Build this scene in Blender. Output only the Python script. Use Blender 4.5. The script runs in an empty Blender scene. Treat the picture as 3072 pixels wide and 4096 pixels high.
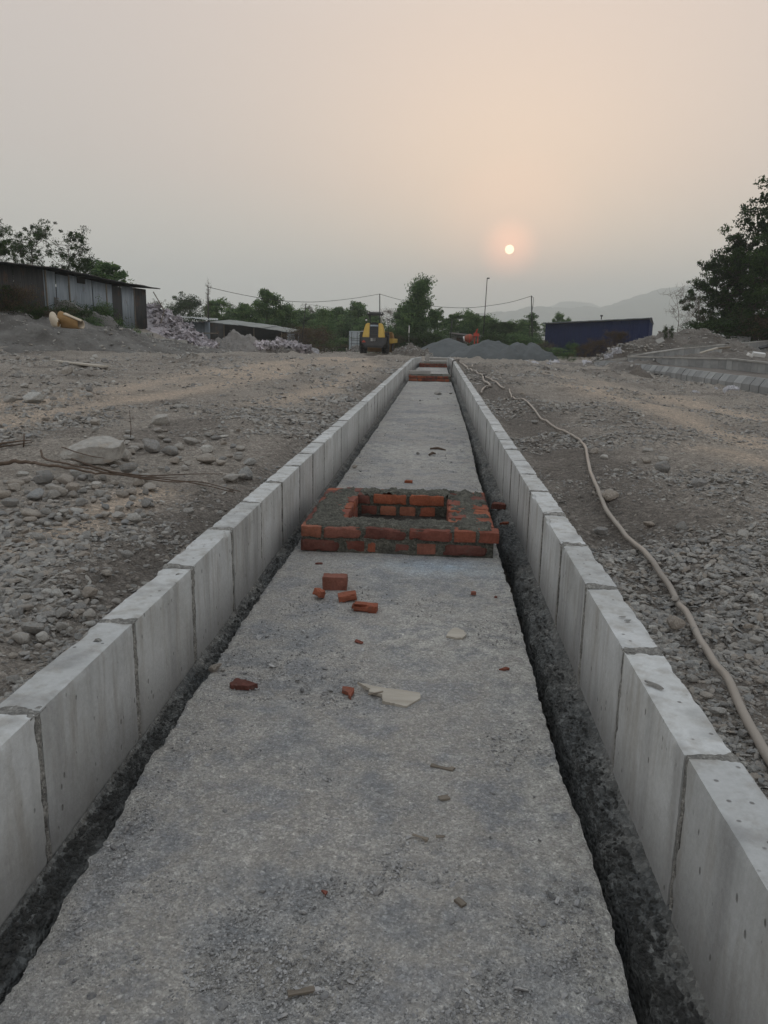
import bpy, bmesh, math, random
import numpy as np
from mathutils import Vector, Matrix, Euler

S = bpy.context.scene
C = S.collection
R = math.radians
rnd = random.Random(7)
rng = np.random.default_rng(11)

# ------------------------------------------------------------------ camera
F_, PITCH, YAW, ROLL, CAMH = 3070.0, .2266, .0634, -.0205, 1.104   # focal length in photo pixels (3072 x 4096)
cy_, sy_, cp_, sp_, cr_, sr_ = math.cos(YAW), math.sin(YAW), math.cos(PITCH), math.sin(PITCH), math.cos(ROLL), math.sin(ROLL)
rt = Vector((cy_, sy_, 0)); up = Vector((-sy_*sp_, cy_*sp_, cp_)); fw = Vector((-sy_*cp_, cy_*cp_, -sp_))
Rx = rt*cr_ - up*sr_; Ux = rt*sr_ + up*cr_
cam_d = bpy.data.cameras.new('camera'); cam = bpy.data.objects.new('camera', cam_d); C.objects.link(cam)
cam_d.sensor_fit = 'VERTICAL'; cam_d.sensor_height = 24.0; cam_d.sensor_width = 18.0
cam_d.lens = F_/4096*24.0; cam_d.clip_start = .05; cam_d.clip_end = 9000
m = Matrix((Rx, Ux, -fw)).transposed().to_4x4(); m.translation = Vector((0, 0, CAMH)); cam.matrix_world = m
S.camera = cam

def ray(px, py):
    X, Y = px-1536, 2048-py
    a = (X*cr_ + Y*sr_)/F_; b = (-X*sr_ + Y*cr_)/F_
    return fw + rt*a + up*b
def at(px, py, Y):
    r = ray(px, py); return Vector((0, 0, CAMH)) + r*(Y/r.y)
def atz(px, py, z=0.):
    r = ray(px, py); return Vector((0, 0, CAMH)) + r*((z-CAMH)/r.z)
SUN = ray(2038, 998).normalized()

# ------------------------------------------------------------------ world, sun, exposure
W = bpy.data.worlds.new('World'); S.world = W; W.use_nodes = True
nt = W.node_tree; nt.nodes.clear()
def N(t, kind, **kw):
    n = t.nodes.new(kind)
    for k, v in kw.items():
        if k == 'inp':
            for a, b in v.items(): n.inputs[a].default_value = b
        else: setattr(n, k, v)
    return n
def L(t, a, b): t.links.new(a, b)
def srgb(r, g, b):
    f = lambda v: ((v/255+.055)/1.055)**2.4 if v > 10 else v/255/12.92
    return (f(r), f(g), f(b), 1)
def build_sky():
    t = nt
    out = N(t, 'ShaderNodeOutputWorld'); bg = N(t, 'ShaderNodeBackground', inp={'Strength': 1.0}); L(t, bg.outputs[0], out.inputs[0])
    tc = N(t, 'ShaderNodeTexCoord'); sep = N(t, 'ShaderNodeSeparateXYZ'); L(t, tc.outputs['Generated'], sep.inputs[0])
    # slow horizontal unevenness of the haze
    nz = N(t, 'ShaderNodeTexNoise', inp={'Scale': 1.6, 'Detail': 2.0}); mp = N(t, 'ShaderNodeMapping', inp={'Scale': (1, 1, 3)})
    L(t, tc.outputs['Generated'], mp.inputs[0]); L(t, mp.outputs[0], nz.inputs['Vector'])
    a = N(t, 'ShaderNodeMath', operation='MULTIPLY_ADD', inp={1: .10, 2: -.05}); L(t, nz.outputs['Fac'], a.inputs[0])
    el = N(t, 'ShaderNodeMath', operation='ADD'); L(t, sep.outputs[2], el.inputs[0]); L(t, a.outputs[0], el.inputs[1])
    mr = N(t, 'ShaderNodeMapRange', inp={1: -.1, 2: 1.0}); L(t, el.outputs[0], mr.inputs[0])
    cr = N(t, 'ShaderNodeValToRGB'); L(t, mr.outputs[0], cr.inputs[0]); e = cr.color_ramp
    def pos(z): return (z+.1)/1.1
    stops = [(-.1, (182, 188, 185)), (.02, (184, 190, 186)), (.10, (190, 188, 182)), (.20, (192, 182, 177)), (.34, (194, 183, 178)), (.5, (200, 195, 193)), (.7, (202, 206, 209)), (1.0, (200, 208, 217))]
    e.elements[0].position = pos(stops[0][0]); e.elements[0].color = srgb(*stops[0][1])
    e.elements[1].position = pos(stops[-1][0]); e.elements[1].color = srgb(*stops[-1][1])
    for z, c in stops[1:-1]:
        k = e.elements.new(pos(z)); k.color = srgb(*c)
    col = cr.outputs[0]
    def glow(col, d, lo, hi, power, rgb, zlow=None):
        dt = N(t, 'ShaderNodeVectorMath', operation='DOT_PRODUCT'); L(t, tc.outputs['Generated'], dt.inputs[0]); dt.inputs[1].default_value = d
        m1 = N(t, 'ShaderNodeMapRange', inp={1: lo, 2: hi}); L(t, dt.outputs['Value'], m1.inputs[0])
        p = N(t, 'ShaderNodeMath', operation='POWER', inp={1: power}); L(t, m1.outputs[0], p.inputs[0]); v = p.outputs[0]
        if zlow:
            m2 = N(t, 'ShaderNodeMapRange', interpolation_type='SMOOTHSTEP', inp={1: zlow[0], 2: zlow[1]}); L(t, sep.outputs[2], m2.inputs[0])
            mm = N(t, 'ShaderNodeMath', operation='MULTIPLY'); L(t, v, mm.inputs[0]); L(t, m2.outputs[0], mm.inputs[1]); v = mm.outputs[0]
        mx = N(t, 'ShaderNodeMix', data_type='RGBA', blend_type='ADD'); mx.clamp_factor = False
        L(t, v, mx.inputs[0]); L(t, col, mx.inputs[6]); mx.inputs[7].default_value = (*rgb, 1)
        return mx.outputs[2]
    D1 = ray(2280, 640).normalized()
    col = glow(col, D1, .78, 1.0, 2.0, (.112, .060, .028), (.0, .26))
    col = glow(col, SUN, math.cos(R(7.0)), 1.0, 1.7, (.17, .055, .026), (.0, .10))
    col = glow(col, SUN, math.cos(R(2.4)), 1.0, 1.8, (.85, .26, .10))
    # the sun itself, a pale disc in the haze
    dt = N(t, 'ShaderNodeVectorMath', operation='DOT_PRODUCT'); L(t, tc.outputs['Generated'], dt.inputs[0]); dt.inputs[1].default_value = SUN
    m1 = N(t, 'ShaderNodeMapRange', inp={1: math.cos(R(.325)), 2: math.cos(R(.285))}); L(t, dt.outputs['Value'], m1.inputs[0])
    mx = N(t, 'ShaderNodeMix', data_type='RGBA'); L(t, m1.outputs[0], mx.inputs[0]); L(t, col, mx.inputs[6]); mx.inputs[7].default_value = (4.2, 3.0, 1.9, 1)
    # physical sky, faint behind the smoke
    sk = N(t, 'ShaderNodeTexSky'); sk.sky_type = 'NISHITA'; sk.sun_disc = False
    sk.sun_elevation = math.asin(SUN.z); sk.sun_rotation = math.atan2(SUN.x, SUN.y); sk.air_density = 1.5; sk.dust_density = 6; sk.ozone_density = 1
    sc = N(t, 'ShaderNodeMix', data_type='RGBA', blend_type='ADD', inp={0: .010}); L(t, mx.outputs[2], sc.inputs[6]); L(t, sk.outputs[0], sc.inputs[7])
    L(t, sc.outputs[2], bg.inputs[0])
build_sky()
sun_d = bpy.data.lights.new('sun', 'SUN'); sun = bpy.data.objects.new('sun', sun_d); C.objects.link(sun)
sun_d.energy = .12; sun_d.angle = R(3); sun_d.color = (1, .62, .38); sun.rotation_euler = (-SUN).to_track_quat('-Z', 'Y').to_euler()
sun.location = (20, 0, 60)
S.view_settings.view_transform = 'Standard'; S.view_settings.look = 'None'; S.view_settings.gamma = 1; S.view_settings.use_curve_mapping = False
S.view_settings.exposure = 0.26
S.render.engine = 'CYCLES'; S.cycles.volume_bounces = 2; S.cycles.max_bounces = 6; S.cycles.diffuse_bounces = 3; S.cycles.transparent_max_bounces = 8
S.cycles.use_denoising = True

# ------------------------------------------------------------------ numeric noise
def _h(ix, iy, iz, s):
    n = (ix*374761393 + iy*668265263 + iz*2147483647 + s*1274126177) & 0xffffffff
    n = ((n ^ (n >> 13))*1274126177) & 0xffffffff
    n = ((n ^ (n >> 16))*2246822519) & 0xffffffff
    return ((n ^ (n >> 15)) & 0xffffff)/float(0xffffff)
def vnoise(x, y, z=None, s=0):
    x = np.asarray(x, float); y = np.asarray(y, float); z = np.zeros_like(x) if z is None else np.asarray(z, float)
    xi = np.floor(x).astype(np.int64); yi = np.floor(y).astype(np.int64); zi = np.floor(z).astype(np.int64)
    f = lambda t: t*t*t*(t*(t*6-15)+10)
    u, v, w = f(x-xi), f(y-yi), f(z-zi); r = 0
    for a in (0, 1):
        for b in (0, 1):
            q = (u if a else 1-u)*(v if b else 1-v)
            r = r + q*((1-w)*_h(xi+a, yi+b, zi, s) + w*_h(xi+a, yi+b, zi+1, s))
    return r*2-1
def fbm(x, y, z=None, o=4, s=0, g=.5):
    r = 0; a = 1.; k = 1.
    for i in range(o):
        r = r + a*vnoise(np.asarray(x)*k, np.asarray(y)*k, None if z is None else np.asarray(z)*k, s+i*17); a *= g; k *= 2.03
    return r
def sstep(a, b, x):
    t = np.clip((np.asarray(x, float)-a)/(b-a), 0, 1); return t*t*(3-2*t)

# ------------------------------------------------------------------ mesh helpers
def mesh_np(name, V, Fq, mats, smooth=True, attrs=None, mi=None, sharp=0):
    me = bpy.data.meshes.new(name); V = np.asarray(V, np.float32); Fq = np.asarray(Fq, np.int32)
    k = Fq.shape[1]; n = len(Fq)
    me.vertices.add(len(V)); me.vertices.foreach_set('co', V.ravel())
    me.loops.add(n*k); me.loops.foreach_set('vertex_index', Fq.ravel())
    me.polygons.add(n); me.polygons.foreach_set('loop_start', np.arange(0, n*k, k, dtype=np.int32))
    me.polygons.foreach_set('loop_total', np.full(n, k, np.int32))
    me.polygons.foreach_set('use_smooth', np.full(n, smooth, bool))
    for mt in (mats if isinstance(mats, (list, tuple)) else [mats]): me.materials.append(mt)
    if mi is not None: me.polygons.foreach_set('material_index', np.asarray(mi, np.int32))
    for nm, val in (attrs or {}).items():
        a = me.attributes.new(nm, 'FLOAT', 'POINT'); a.data.foreach_set('value', np.asarray(val, np.float32))
    me.update(calc_edges=True)
    if smooth and sharp: me.set_sharp_from_angle(angle=R(sharp))
    return me
def link(name, me, parent=None, loc=None, rot=None, scale=None):
    o = bpy.data.objects.new(name, me); C.objects.link(o)
    if parent: o.parent = parent
    if loc is not None: o.location = loc
    if rot is not None: o.rotation_euler = rot
    if scale is not None: o.scale = scale if hasattr(scale, '__len__') else (scale,)*3
    return o
def tag(o, label, cat, group=None):
    o['label'] = label; o['category'] = cat
    if group: o['group'] = group
    return o
def empty(name, loc=(0, 0, 0), rot=(0, 0, 0)):
    o = bpy.data.objects.new(name, None); C.objects.link(o); o.location = loc; o.rotation_euler = rot; o.empty_display_size = .2; return o
def structure(o): o['kind'] = 'structure'; return o
def stuff(o): o['kind'] = 'stuff'; return o

class MB:
    """collects simple shapes into one mesh"""
    def __init__(s): s.v = []; s.f = []; s.m = []
    def add(s, vs, fs, mi=0):
        b = len(s.v); s.v += [tuple(v) for v in vs]; s.f += [tuple(i+b for i in f) for f in fs]; s.m += [mi]*len(fs)
    def box(s, c, d, rot=None, mi=0, taper=1.0):
        q = Euler(rot).to_matrix() if rot else None; vs = []
        for x, y, z in [(-1,-1,-1),(1,-1,-1),(1,1,-1),(-1,1,-1),(-1,-1,1),(1,-1,1),(1,1,1),(-1,1,1)]:
            t = taper if z > 0 else 1
            v = Vector((x*d[0]/2*t, y*d[1]/2*t, z*d[2]/2)); v = q @ v if q else v
            vs.append(v+Vector(c))
        s.add(vs, [(0,3,2,1),(4,5,6,7),(0,1,5,4),(1,2,6,5),(2,3,7,6),(3,0,4,7)], mi)
    def prism(s, pts, y0, y1, mi=0):
        """outline in xz extruded along y"""
        n = len(pts); vs = [(x, y0, z) for x, z in pts]+[(x, y1, z) for x, z in pts]
        s.add(vs, [tuple(range(n)), tuple(range(2*n-1, n-1, -1))]+[(i, i+n, (i+1) % n+n, (i+1) % n) for i in range(n)], mi)
    def tube(s, pts, r, n=8, mi=0, cap=True):
        pts = [Vector(p) for p in pts]; rs = r if hasattr(r, '__len__') else [r]*len(pts); vs = []; fs = []
        u = None
        for i, p in enumerate(pts):
            t = (pts[min(i+1, len(pts)-1)]-pts[max(i-1, 0)]); t = t.normalized() if t.length > 1e-9 else Vector((0, 0, 1))
            if u is None: u = t.orthogonal().normalized()
            u = (u - t*u.dot(t)); u = u.normalized() if u.length > 1e-6 else t.orthogonal().normalized(); w = t.cross(u)
            for k in range(n):
                a = 2*math.pi*k/n; vs.append(p+(u*math.cos(a)+w*math.sin(a))*rs[i])
        for i in range(len(pts)-1):
            for k in range(n): fs.append((i*n+k, i*n+(k+1) % n, (i+1)*n+(k+1) % n, (i+1)*n+k))
        if cap: fs.append(tuple(range(n-1, -1, -1))); fs.append(tuple(range((len(pts)-1)*n, len(pts)*n)))
        s.add(vs, fs, mi)
    def mesh(s, name, mats, smooth=False):
        me = bpy.data.meshes.new(name); me.from_pydata(s.v, [], s.f)
        for mt in (mats if isinstance(mats, (list, tuple)) else [mats]): me.materials.append(mt)
        me.polygons.foreach_set('material_index', s.m)
        if smooth: me.polygons.foreach_set('use_smooth', [True]*len(s.f))
        me.update(); return me
    def obj(s, name, mats, parent=None, smooth=False, bevel=0, **kw):
        me = s.mesh(name, mats, smooth)
        if bevel:
            bm = bmesh.new(); bm.from_mesh(me); bmesh.ops.bevel(bm, geom=bm.edges[:], offset=bevel, segments=2, affect='EDGES', clamp_overlap=True); bm.to_mesh(me); bm.free()
        return link(name, me, parent, **kw)

def rough_box(name, sx, sy, sz, seg, mat, r=.006, chip=.01, nz=.0015, seed=0, cf=18, smooth=True):
    """box with worn, chipped edges; origin at its centre"""
    n = [max(1, round(d/seg)) for d in (sx, sy, sz)]; H = np.array([sx, sy, sz])/2
    idx = {}; V = []; Fc = []
    def vid(i, j, k):
        key = (i, j, k)
        if key not in idx: idx[key] = len(V); V.append((i/n[0]*2-1, j/n[1]*2-1, k/n[2]*2-1))
        return idx[key]
    for j in range(n[1]):
        for k in range(n[2]):
            Fc.append((vid(0, j, k), vid(0, j, k+1), vid(0, j+1, k+1), vid(0, j+1, k)))
            Fc.append((vid(n[0], j, k), vid(n[0], j+1, k), vid(n[0], j+1, k+1), vid(n[0], j, k+1)))
    for i in range(n[0]):
        for k in range(n[2]):
            Fc.append((vid(i, 0, k), vid(i+1, 0, k), vid(i+1, 0, k+1), vid(i, 0, k+1)))
            Fc.append((vid(i, n[1], k), vid(i, n[1], k+1), vid(i+1, n[1], k+1), vid(i+1, n[1], k)))
    for i in range(n[0]):
        for j in range(n[1]):
            Fc.append((vid(i, j, 0), vid(i, j+1, 0), vid(i+1, j+1, 0), vid(i+1, j, 0)))
            Fc.append((vid(i, j, n[2]), vid(i+1, j, n[2]), vid(i+1, j+1, n[2]), vid(i, j+1, n[2])))
    P = np.array(V)*H; inn = np.clip(P, -(H-r), H-r)
    a = np.abs(P)/H; a.sort(axis=1); edge = a[:, 1] > .999   # on an edge
    D = P-inn; ln = np.linalg.norm(D, axis=1, keepdims=True); Dn = D/np.maximum(ln, 1e-9)
    P = inn+Dn*r*np.where(ln > 0, 1, 0)
    f = cf
    c = np.clip(fbm(P[:, 0]*f+seed*3.1, P[:, 1]*f, P[:, 2]*f, 3, seed)-.15, 0, 1)
    c2 = np.clip(fbm(P[:, 0]*f*.3+seed*3.1, P[:, 1]*f*.3, P[:, 2]*f*.3, 2, seed+5)-.35, 0, 1)*2.2
    P = P - Dn*(edge*(c+c2)*chip)[:, None] + Dn*(nz*fbm(P[:, 0]*30, P[:, 1]*30, P[:, 2]*30, 2, seed+9))[:, None]
    return mesh_np(name, P, Fc, mat, smooth, sharp=34)

# ------------------------------------------------------------------ materials
def newmat(name):
    mt = bpy.data.materials.new(name); mt.use_nodes = True; t = mt.node_tree; t.nodes.clear()
    o = N(t, 'ShaderNodeOutputMaterial'); b = N(t, 'ShaderNodeBsdfPrincipled'); L(t, b.outputs[0], o.inputs[0]); return mt, t, b
def coords(t, rand=False, kind='Object', scale=(1, 1, 1)):
    tc = N(t, 'ShaderNodeTexCoord'); v = tc.outputs[kind]
    if rand:
        oi = N(t, 'ShaderNodeObjectInfo'); vm = N(t, 'ShaderNodeVectorMath', operation='SCALE', inp={0: (37, 91, 53)}); L(t, oi.outputs['Random'], vm.inputs['Scale'])
        ad = N(t, 'ShaderNodeVectorMath', operation='ADD'); L(t, v, ad.inputs[0]); L(t, vm.outputs[0], ad.inputs[1]); v = ad.outputs[0]
    if scale != (1, 1, 1):
        mp = N(t, 'ShaderNodeMapping', inp={'Scale': scale}); L(t, v, mp.inputs[0]); v = mp.outputs[0]
    return v
def noise(t, v, scale, detail=4, rough=.55):
    n = N(t, 'ShaderNodeTexNoise', inp={'Scale': scale, 'Detail': detail, 'Roughness': rough}); L(t, v, n.inputs['Vector']); return n.outputs['Fac']
def ramp(t, fac, stops, interp='LINEAR'):
    r = N(t, 'ShaderNodeValToRGB'); L(t, fac, r.inputs[0]); e = r.color_ramp; e.interpolation = interp
    f = lambda c: (*c, 1) if hasattr(c, '__len__') else (c, c, c, 1)
    e.elements[0].position, e.elements[0].color = stops[0][0], f(stops[0][1]); e.elements[1].position, e.elements[1].color = stops[-1][0], f(stops[-1][1])
    for p, c in stops[1:-1]: k = e.elements.new(p); k.color = f(c)
    return r.outputs[0]
def mix(t, fac, a, b, mode='MIX'):
    m = N(t, 'ShaderNodeMix', data_type='RGBA', blend_type=mode)
    for i, x in ((0, fac), (6, a), (7, b)):
        if isinstance(x, (int, float)): m.inputs[i].default_value = x if i == 0 else (x, x, x, 1)
        elif isinstance(x, tuple): m.inputs[i].default_value = (*x, 1)
        else: L(t, x, m.inputs[i])
    return m.outputs[2]
def math_(t, op, a, b=None, c=None):
    m = N(t, 'ShaderNodeMath', operation=op)
    for i, x in enumerate((a, b, c)):
        if x is None: continue
        if isinstance(x, (int, float)): m.inputs[i].default_value = x
        else: L(t, x, m.inputs[i])
    return m.outputs[0]
def bump(t, b, h, strength=.5, dist=.01):
    n = N(t, 'ShaderNodeBump', inp={'Strength': strength, 'Distance': dist}); L(t, h, n.inputs['Height']); L(t, n.outputs[0], b.inputs['Normal'])
def vor(t, v, scale, feature='F1', out='Distance', rnd_=1.0):
    n = N(t, 'ShaderNodeTexVoronoi', feature=feature, inp={'Scale': scale, 'Randomness': rnd_}); L(t, v, n.inputs['Vector']); return n.outputs[out]
def randval(t): return N(t, 'ShaderNodeObjectInfo').outputs['Random']

def simple(name, c1, c2, scale=6, detail=5, rough=.85, bmp=.3, bscale=40, bdist=.004, metal=0, rand=True, rvar=.15, stretch=(1, 1, 1), spec=.3):
    mt, t, b = newmat(name); v = coords(t, rand, scale=stretch)
    c = ramp(t, noise(t, v, scale, detail), [(.3, c1), (.7, c2)])
    if rvar:
        k = N(t, 'ShaderNodeMapRange', inp={3: 1-rvar, 4: 1+rvar}); L(t, randval(t), k.inputs[0])
        vm = N(t, 'ShaderNodeVectorMath', operation='SCALE'); L(t, c, vm.inputs[0]); L(t, k.outputs[0], vm.inputs['Scale']); c = vm.outputs[0]
    L(t, c, b.inputs['Base Color']); b.inputs['Roughness'].default_value = rough; b.inputs['Metallic'].default_value = metal; b.inputs['Specular IOR Level'].default_value = spec
    if bmp: bump(t, b, noise(t, v, bscale, 4, .65), bmp, bdist)
    return mt

def m_ground():
    mt, t, b = newmat('dusty_gravel_ground'); v = coords(t, kind='Object')
    n1 = noise(t, v, .55, 6, .6); n2 = noise(t, v, 5, 6, .65); n3 = noise(t, v, 38, 5, .7)
    c = ramp(t, n1, [(.3, (0.314, 0.287, 0.253)), (.5, (0.367, 0.333, 0.295)), (.7, (0.451, 0.412, 0.363))])
    c = mix(t, ramp(t, n2, [(.35, 0.), (.7, .75)]), c, (0.493, 0.447, 0.399))
    dust = N(t, 'ShaderNodeAttribute', attribute_name='dust').outputs['Fac']
    c = mix(t, math_(t, 'MULTIPLY', dust, ramp(t, n2, [(.25, .6), (.6, 1.)])), c, (0.641, 0.533, 0.432))
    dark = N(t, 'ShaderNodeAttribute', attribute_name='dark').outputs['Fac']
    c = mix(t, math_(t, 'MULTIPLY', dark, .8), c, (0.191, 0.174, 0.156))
    # embedded chips: own grey for each cell
    for sc_, am in ((42, .5), (115, .5)):
        cell = vor(t, v, sc_, out='Color'); bw = N(t, 'ShaderNodeSeparateColor'); L(t, cell, bw.inputs[0])
        c = mix(t, am, c, mix(t, 1., c, ramp(t, bw.outputs[0], [(0, .55), (.5, .95), (.85, 1.15), (1, 1.75)]), 'MULTIPLY'))
    c = mix(t, .5, c, mix(t, 1., c, ramp(t, n3, [(.3, .5), (.7, 1.5)]), 'MULTIPLY'))
    L(t, c, b.inputs['Base Color']); b.inputs['Roughness'].default_value = .95; b.inputs['Specular IOR Level'].default_value = .2
    h = math_(t, 'MULTIPLY_ADD', vor(t, v, 42), -.7, n3); h = math_(t, 'MULTIPLY_ADD', vor(t, v, 115), -.35, h); h = math_(t, 'MULTIPLY_ADD', noise(t, v, 7, 6, .7), 1.2, h)
    bump(t, b, h, 1., .045); return mt
def m_slab():
    mt, t, b = newmat('dirty_concrete_slab'); v = coords(t, kind='Object')
    n1 = noise(t, v, 1.7, 8, .68); n2 = noise(t, v, 9, 6, .7); n3 = noise(t, v, 120, 4, .7)
    c = ramp(t, n1, [(.30, (0.202, 0.218, 0.240)), (.42, (0.268, 0.273, 0.277)), (.50, (0.362, 0.346, 0.321)), (.58, (0.259, 0.266, 0.277)), (.66, (0.338, 0.324, 0.301)), (.78, (0.423, 0.399, 0.367))])
    c = mix(t, ramp(t, n2, [(.45, 0.), (.72, .7)]), c, (0.450, 0.438, 0.416))
    light = N(t, 'ShaderNodeAttribute', attribute_name='chalk').outputs['Fac']
    c = mix(t, math_(t, 'MULTIPLY', light, ramp(t, noise(t, v, 16, 7, .75), [(.46, 0.), (.56, 1.)])), c, (0.466, 0.457, 0.427))
    red = N(t, 'ShaderNodeAttribute', attribute_name='red').outputs['Fac']
    c = mix(t, math_(t, 'MULTIPLY', red, ramp(t, noise(t, v, 22, 6, .7), [(.4, 0.), (.65, .8)])), c, (0.628, 0.290, 0.196))
    blue = N(t, 'ShaderNodeAttribute', attribute_name='blue').outputs['Fac']
    c = mix(t, math_(t, 'MULTIPLY', blue, ramp(t, n2, [(.3, .2), (.65, 1.)])), c, (0.377, 0.448, 0.513))
    for sc_, am in ((110, .35), (260, .5)):
        cell = vor(t, v, sc_, out='Color'); bw = N(t, 'ShaderNodeSeparateColor'); L(t, cell, bw.inputs[0])
        c = mix(t, am, c, mix(t, 1., c, ramp(t, bw.outputs[0], [(0, .55), (.5, .95), (.85, 1.1), (1, 1.8)]), 'MULTIPLY'))
    c = mix(t, .5, c, mix(t, 1., c, ramp(t, n3, [(.3, .55), (.7, 1.45)]), 'MULTIPLY'))
    L(t, c, b.inputs['Base Color']); b.inputs['Roughness'].default_value = .92; b.inputs['Specular IOR Level'].default_value = .25
    h = math_(t, 'MULTIPLY_ADD', vor(t, v, 140), -.5, n3); h = math_(t, 'MULTIPLY_ADD', vor(t, v, 330), -.4, h); h = math_(t, 'MULTIPLY_ADD', n2, 1.2, h)
    bump(t, b, h, 1., .006); return mt
def m_kerb():
    mt, t, b = newmat('precast_kerb_concrete'); v = coords(t, True); vs = coords(t, True, scale=(6, 6, 1.0))
    n1 = noise(t, v, 3.2, 5, .6); st = noise(t, vs, 3.2, 5, .6); fine = noise(t, v, 60, 4, .7)
    c = ramp(t, n1, [(.28, (0.364, 0.371, 0.366)), (.45, (0.460, 0.475, 0.476)), (.6, (0.495, 0.514, 0.523)), (.75, (0.564, 0.582, 0.588))])
    c = mix(t, ramp(t, st, [(.48, 0.), (.68, .75)]), c, (0.322, 0.314, 0.293))
    c = mix(t, ramp(t, noise(t, vs, 1.3, 3, .5), [(.54, 0.), (.70, .6)]), c, (0.233, 0.237, 0.237))
    # damp cement splashed along the foot
    sp = N(t, 'ShaderNodeSeparateXYZ'); tc = N(t, 'ShaderNodeTexCoord'); L(t, tc.outputs['Object'], sp.inputs[0])
    foot = N(t, 'ShaderNodeMapRange', inp={1: -.15, 2: .03, 3: 1., 4: 0.}); L(t, math_(t, 'ADD', sp.outputs[2], math_(t, 'MULTIPLY', n1, -.10)), foot.inputs[0])
    c = mix(t, math_(t, 'MULTIPLY', foot.outputs[0], .7), c, (0.193, 0.196, 0.195))
    # blow holes, long cement smears
    pit = ramp(t, vor(t, coords(t, True, scale=(1, 1, .55)), 30), [(.09, 1.), (.16, 0.)]); keep = ramp(t, noise(t, v, 9, 2), [(.48, 0.), (.52, 1.)])
    pit = math_(t, 'MULTIPLY', pit, keep)
    sm = ramp(t, noise(t, coords(t, True, scale=(3, 3, 1)), 20, 6, .8), [(.66, 0.), (.70, 1.)])
    sm = math_(t, 'MULTIPLY', sm, ramp(t, noise(t, v, 2.3, 1), [(.50, 0.), (.58, 1.)]))
    c = mix(t, math_(t, 'MULTIPLY', math_(t, 'MAXIMUM', pit, math_(t, 'MULTIPLY', sm, .7)), .75), c, (0.118, 0.112, 0.107))
    k = N(t, 'ShaderNodeMapRange', inp={3: .86, 4: 1.1}); L(t, randval(t), k.inputs[0])
    vm = N(t, 'ShaderNodeVectorMath', operation='SCALE'); L(t, c, vm.inputs[0]); L(t, k.outputs[0], vm.inputs['Scale'])
    c = mix(t, .35, vm.outputs[0], mix(t, 1., vm.outputs[0], ramp(t, fine, [(.3, .75), (.7, 1.25)]), 'MULTIPLY'))
    L(t, c, b.inputs['Base Color']); b.inputs['Roughness'].default_value = .8; b.inputs['Specular IOR Level'].default_value = .3
    h = math_(t, 'MULTIPLY_ADD', pit, -3., math_(t, 'MULTIPLY', fine, .8)); h = math_(t, 'MULTIPLY_ADD', n1, 1.5, h)
    bump(t, b, h, .45, .004); return mt
def m_brick(name='fired_red_brick', k=1.0):
    mt, t, b = newmat(name); v = coords(t, True)
    n1 = noise(t, v, 9, 5, .65); n3 = noise(t, v, 90, 4, .7)
    rc = ramp(t, randval(t), [(0, (.130*k, .056*k, .046*k)), (.35, (.19*k, .068*k, .050*k)), (.6, (.30*k, .100*k, .055*k)), (.8, (.155*k, .068*k, .058*k)), (1, (.32*k, .13*k, .08*k))])
    c = mix(t, 1., rc, ramp(t, n1, [(.25, .55), (.5, 1.), (.8, 1.35)]), 'MULTIPLY')
    c = mix(t, ramp(t, noise(t, v, 24, 6, .75), [(.55, 0.), (.72, .65)]), c, (.115, .100, .088))
    c = mix(t, .5, c, mix(t, 1., c, ramp(t, n3, [(.3, .6), (.7, 1.4)]), 'MULTIPLY'))
    L(t, c, b.inputs['Base Color']); b.inputs['Roughness'].default_value = .9; b.inputs['Specular IOR Level'].default_value = .2
    bump(t, b, math_(t, 'MULTIPLY_ADD', n1, 1.6, n3), .6, .004); return mt
def m_mortar(name, a, b_, wet=.9, sc=14, dist=.015):
    mt, t, b = newmat(name); v = coords(t)
    n1 = noise(t, v, sc, 7, .75); n2 = noise(t, v, sc*.25, 4, .6)
    c = ramp(t, n2, [(.3, a), (.7, b_)]); c = mix(t, 1., c, ramp(t, n1, [(.3, .55), (.7, 1.45)]), 'MULTIPLY')
    cell = vor(t, v, sc*6, out='Color'); bw = N(t, 'ShaderNodeSeparateColor'); L(t, cell, bw.inputs[0])
    c = mix(t, .5, c, mix(t, 1., c, ramp(t, bw.outputs[0], [(0, .5), (.6, 1.), (1, 1.9)]), 'MULTIPLY'))
    L(t, c, b.inputs['Base Color']); b.inputs['Roughness'].default_value = wet; b.inputs['Specular IOR Level'].default_value = .3
    h = math_(t, 'MULTIPLY_ADD', vor(t, v, sc*2.5), -.6, n1); h = math_(t, 'MULTIPLY_ADD', vor(t, v, sc*7), -.4, h); bump(t, b, h, .9, dist); return mt
def m_stone():
    mt, t, b = newmat('river_stone'); v = coords(t, True); vs = coords(t, True, scale=(1, 1, 3))
    rc = ramp(t, randval(t), [(0, (0.210, 0.210, 0.206)), (.25, (0.294, 0.290, 0.277)), (.5, (0.378, 0.367, 0.344)), (.7, (0.326, 0.294, 0.258)), (.85, (0.263, 0.272, 0.276)), (1, (0.483, 0.473, 0.441))])
    n1 = noise(t, v, 5, 6, .65); n3 = noise(t, v, 45, 5, .7)
    c = mix(t, 1., rc, ramp(t, n1, [(.25, .65), (.5, 1.), (.78, 1.35)]), 'MULTIPLY')
    c = mix(t, ramp(t, noise(t, vs, 3, 4, .6), [(.55, 0.), (.7, .5)]), c, (0.362, 0.294, 0.224))
    c = mix(t, .5, c, mix(t, 1., c, ramp(t, n3, [(.3, .7), (.7, 1.35)]), 'MULTIPLY'))
    L(t, c, b.inputs['Base Color']); b.inputs['Roughness'].default_value = .88; b.inputs['Specular IOR Level'].default_value = .25
    bump(t, b, math_(t, 'MULTIPLY_ADD', n1, 2., n3), .55, .012); return mt
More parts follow.
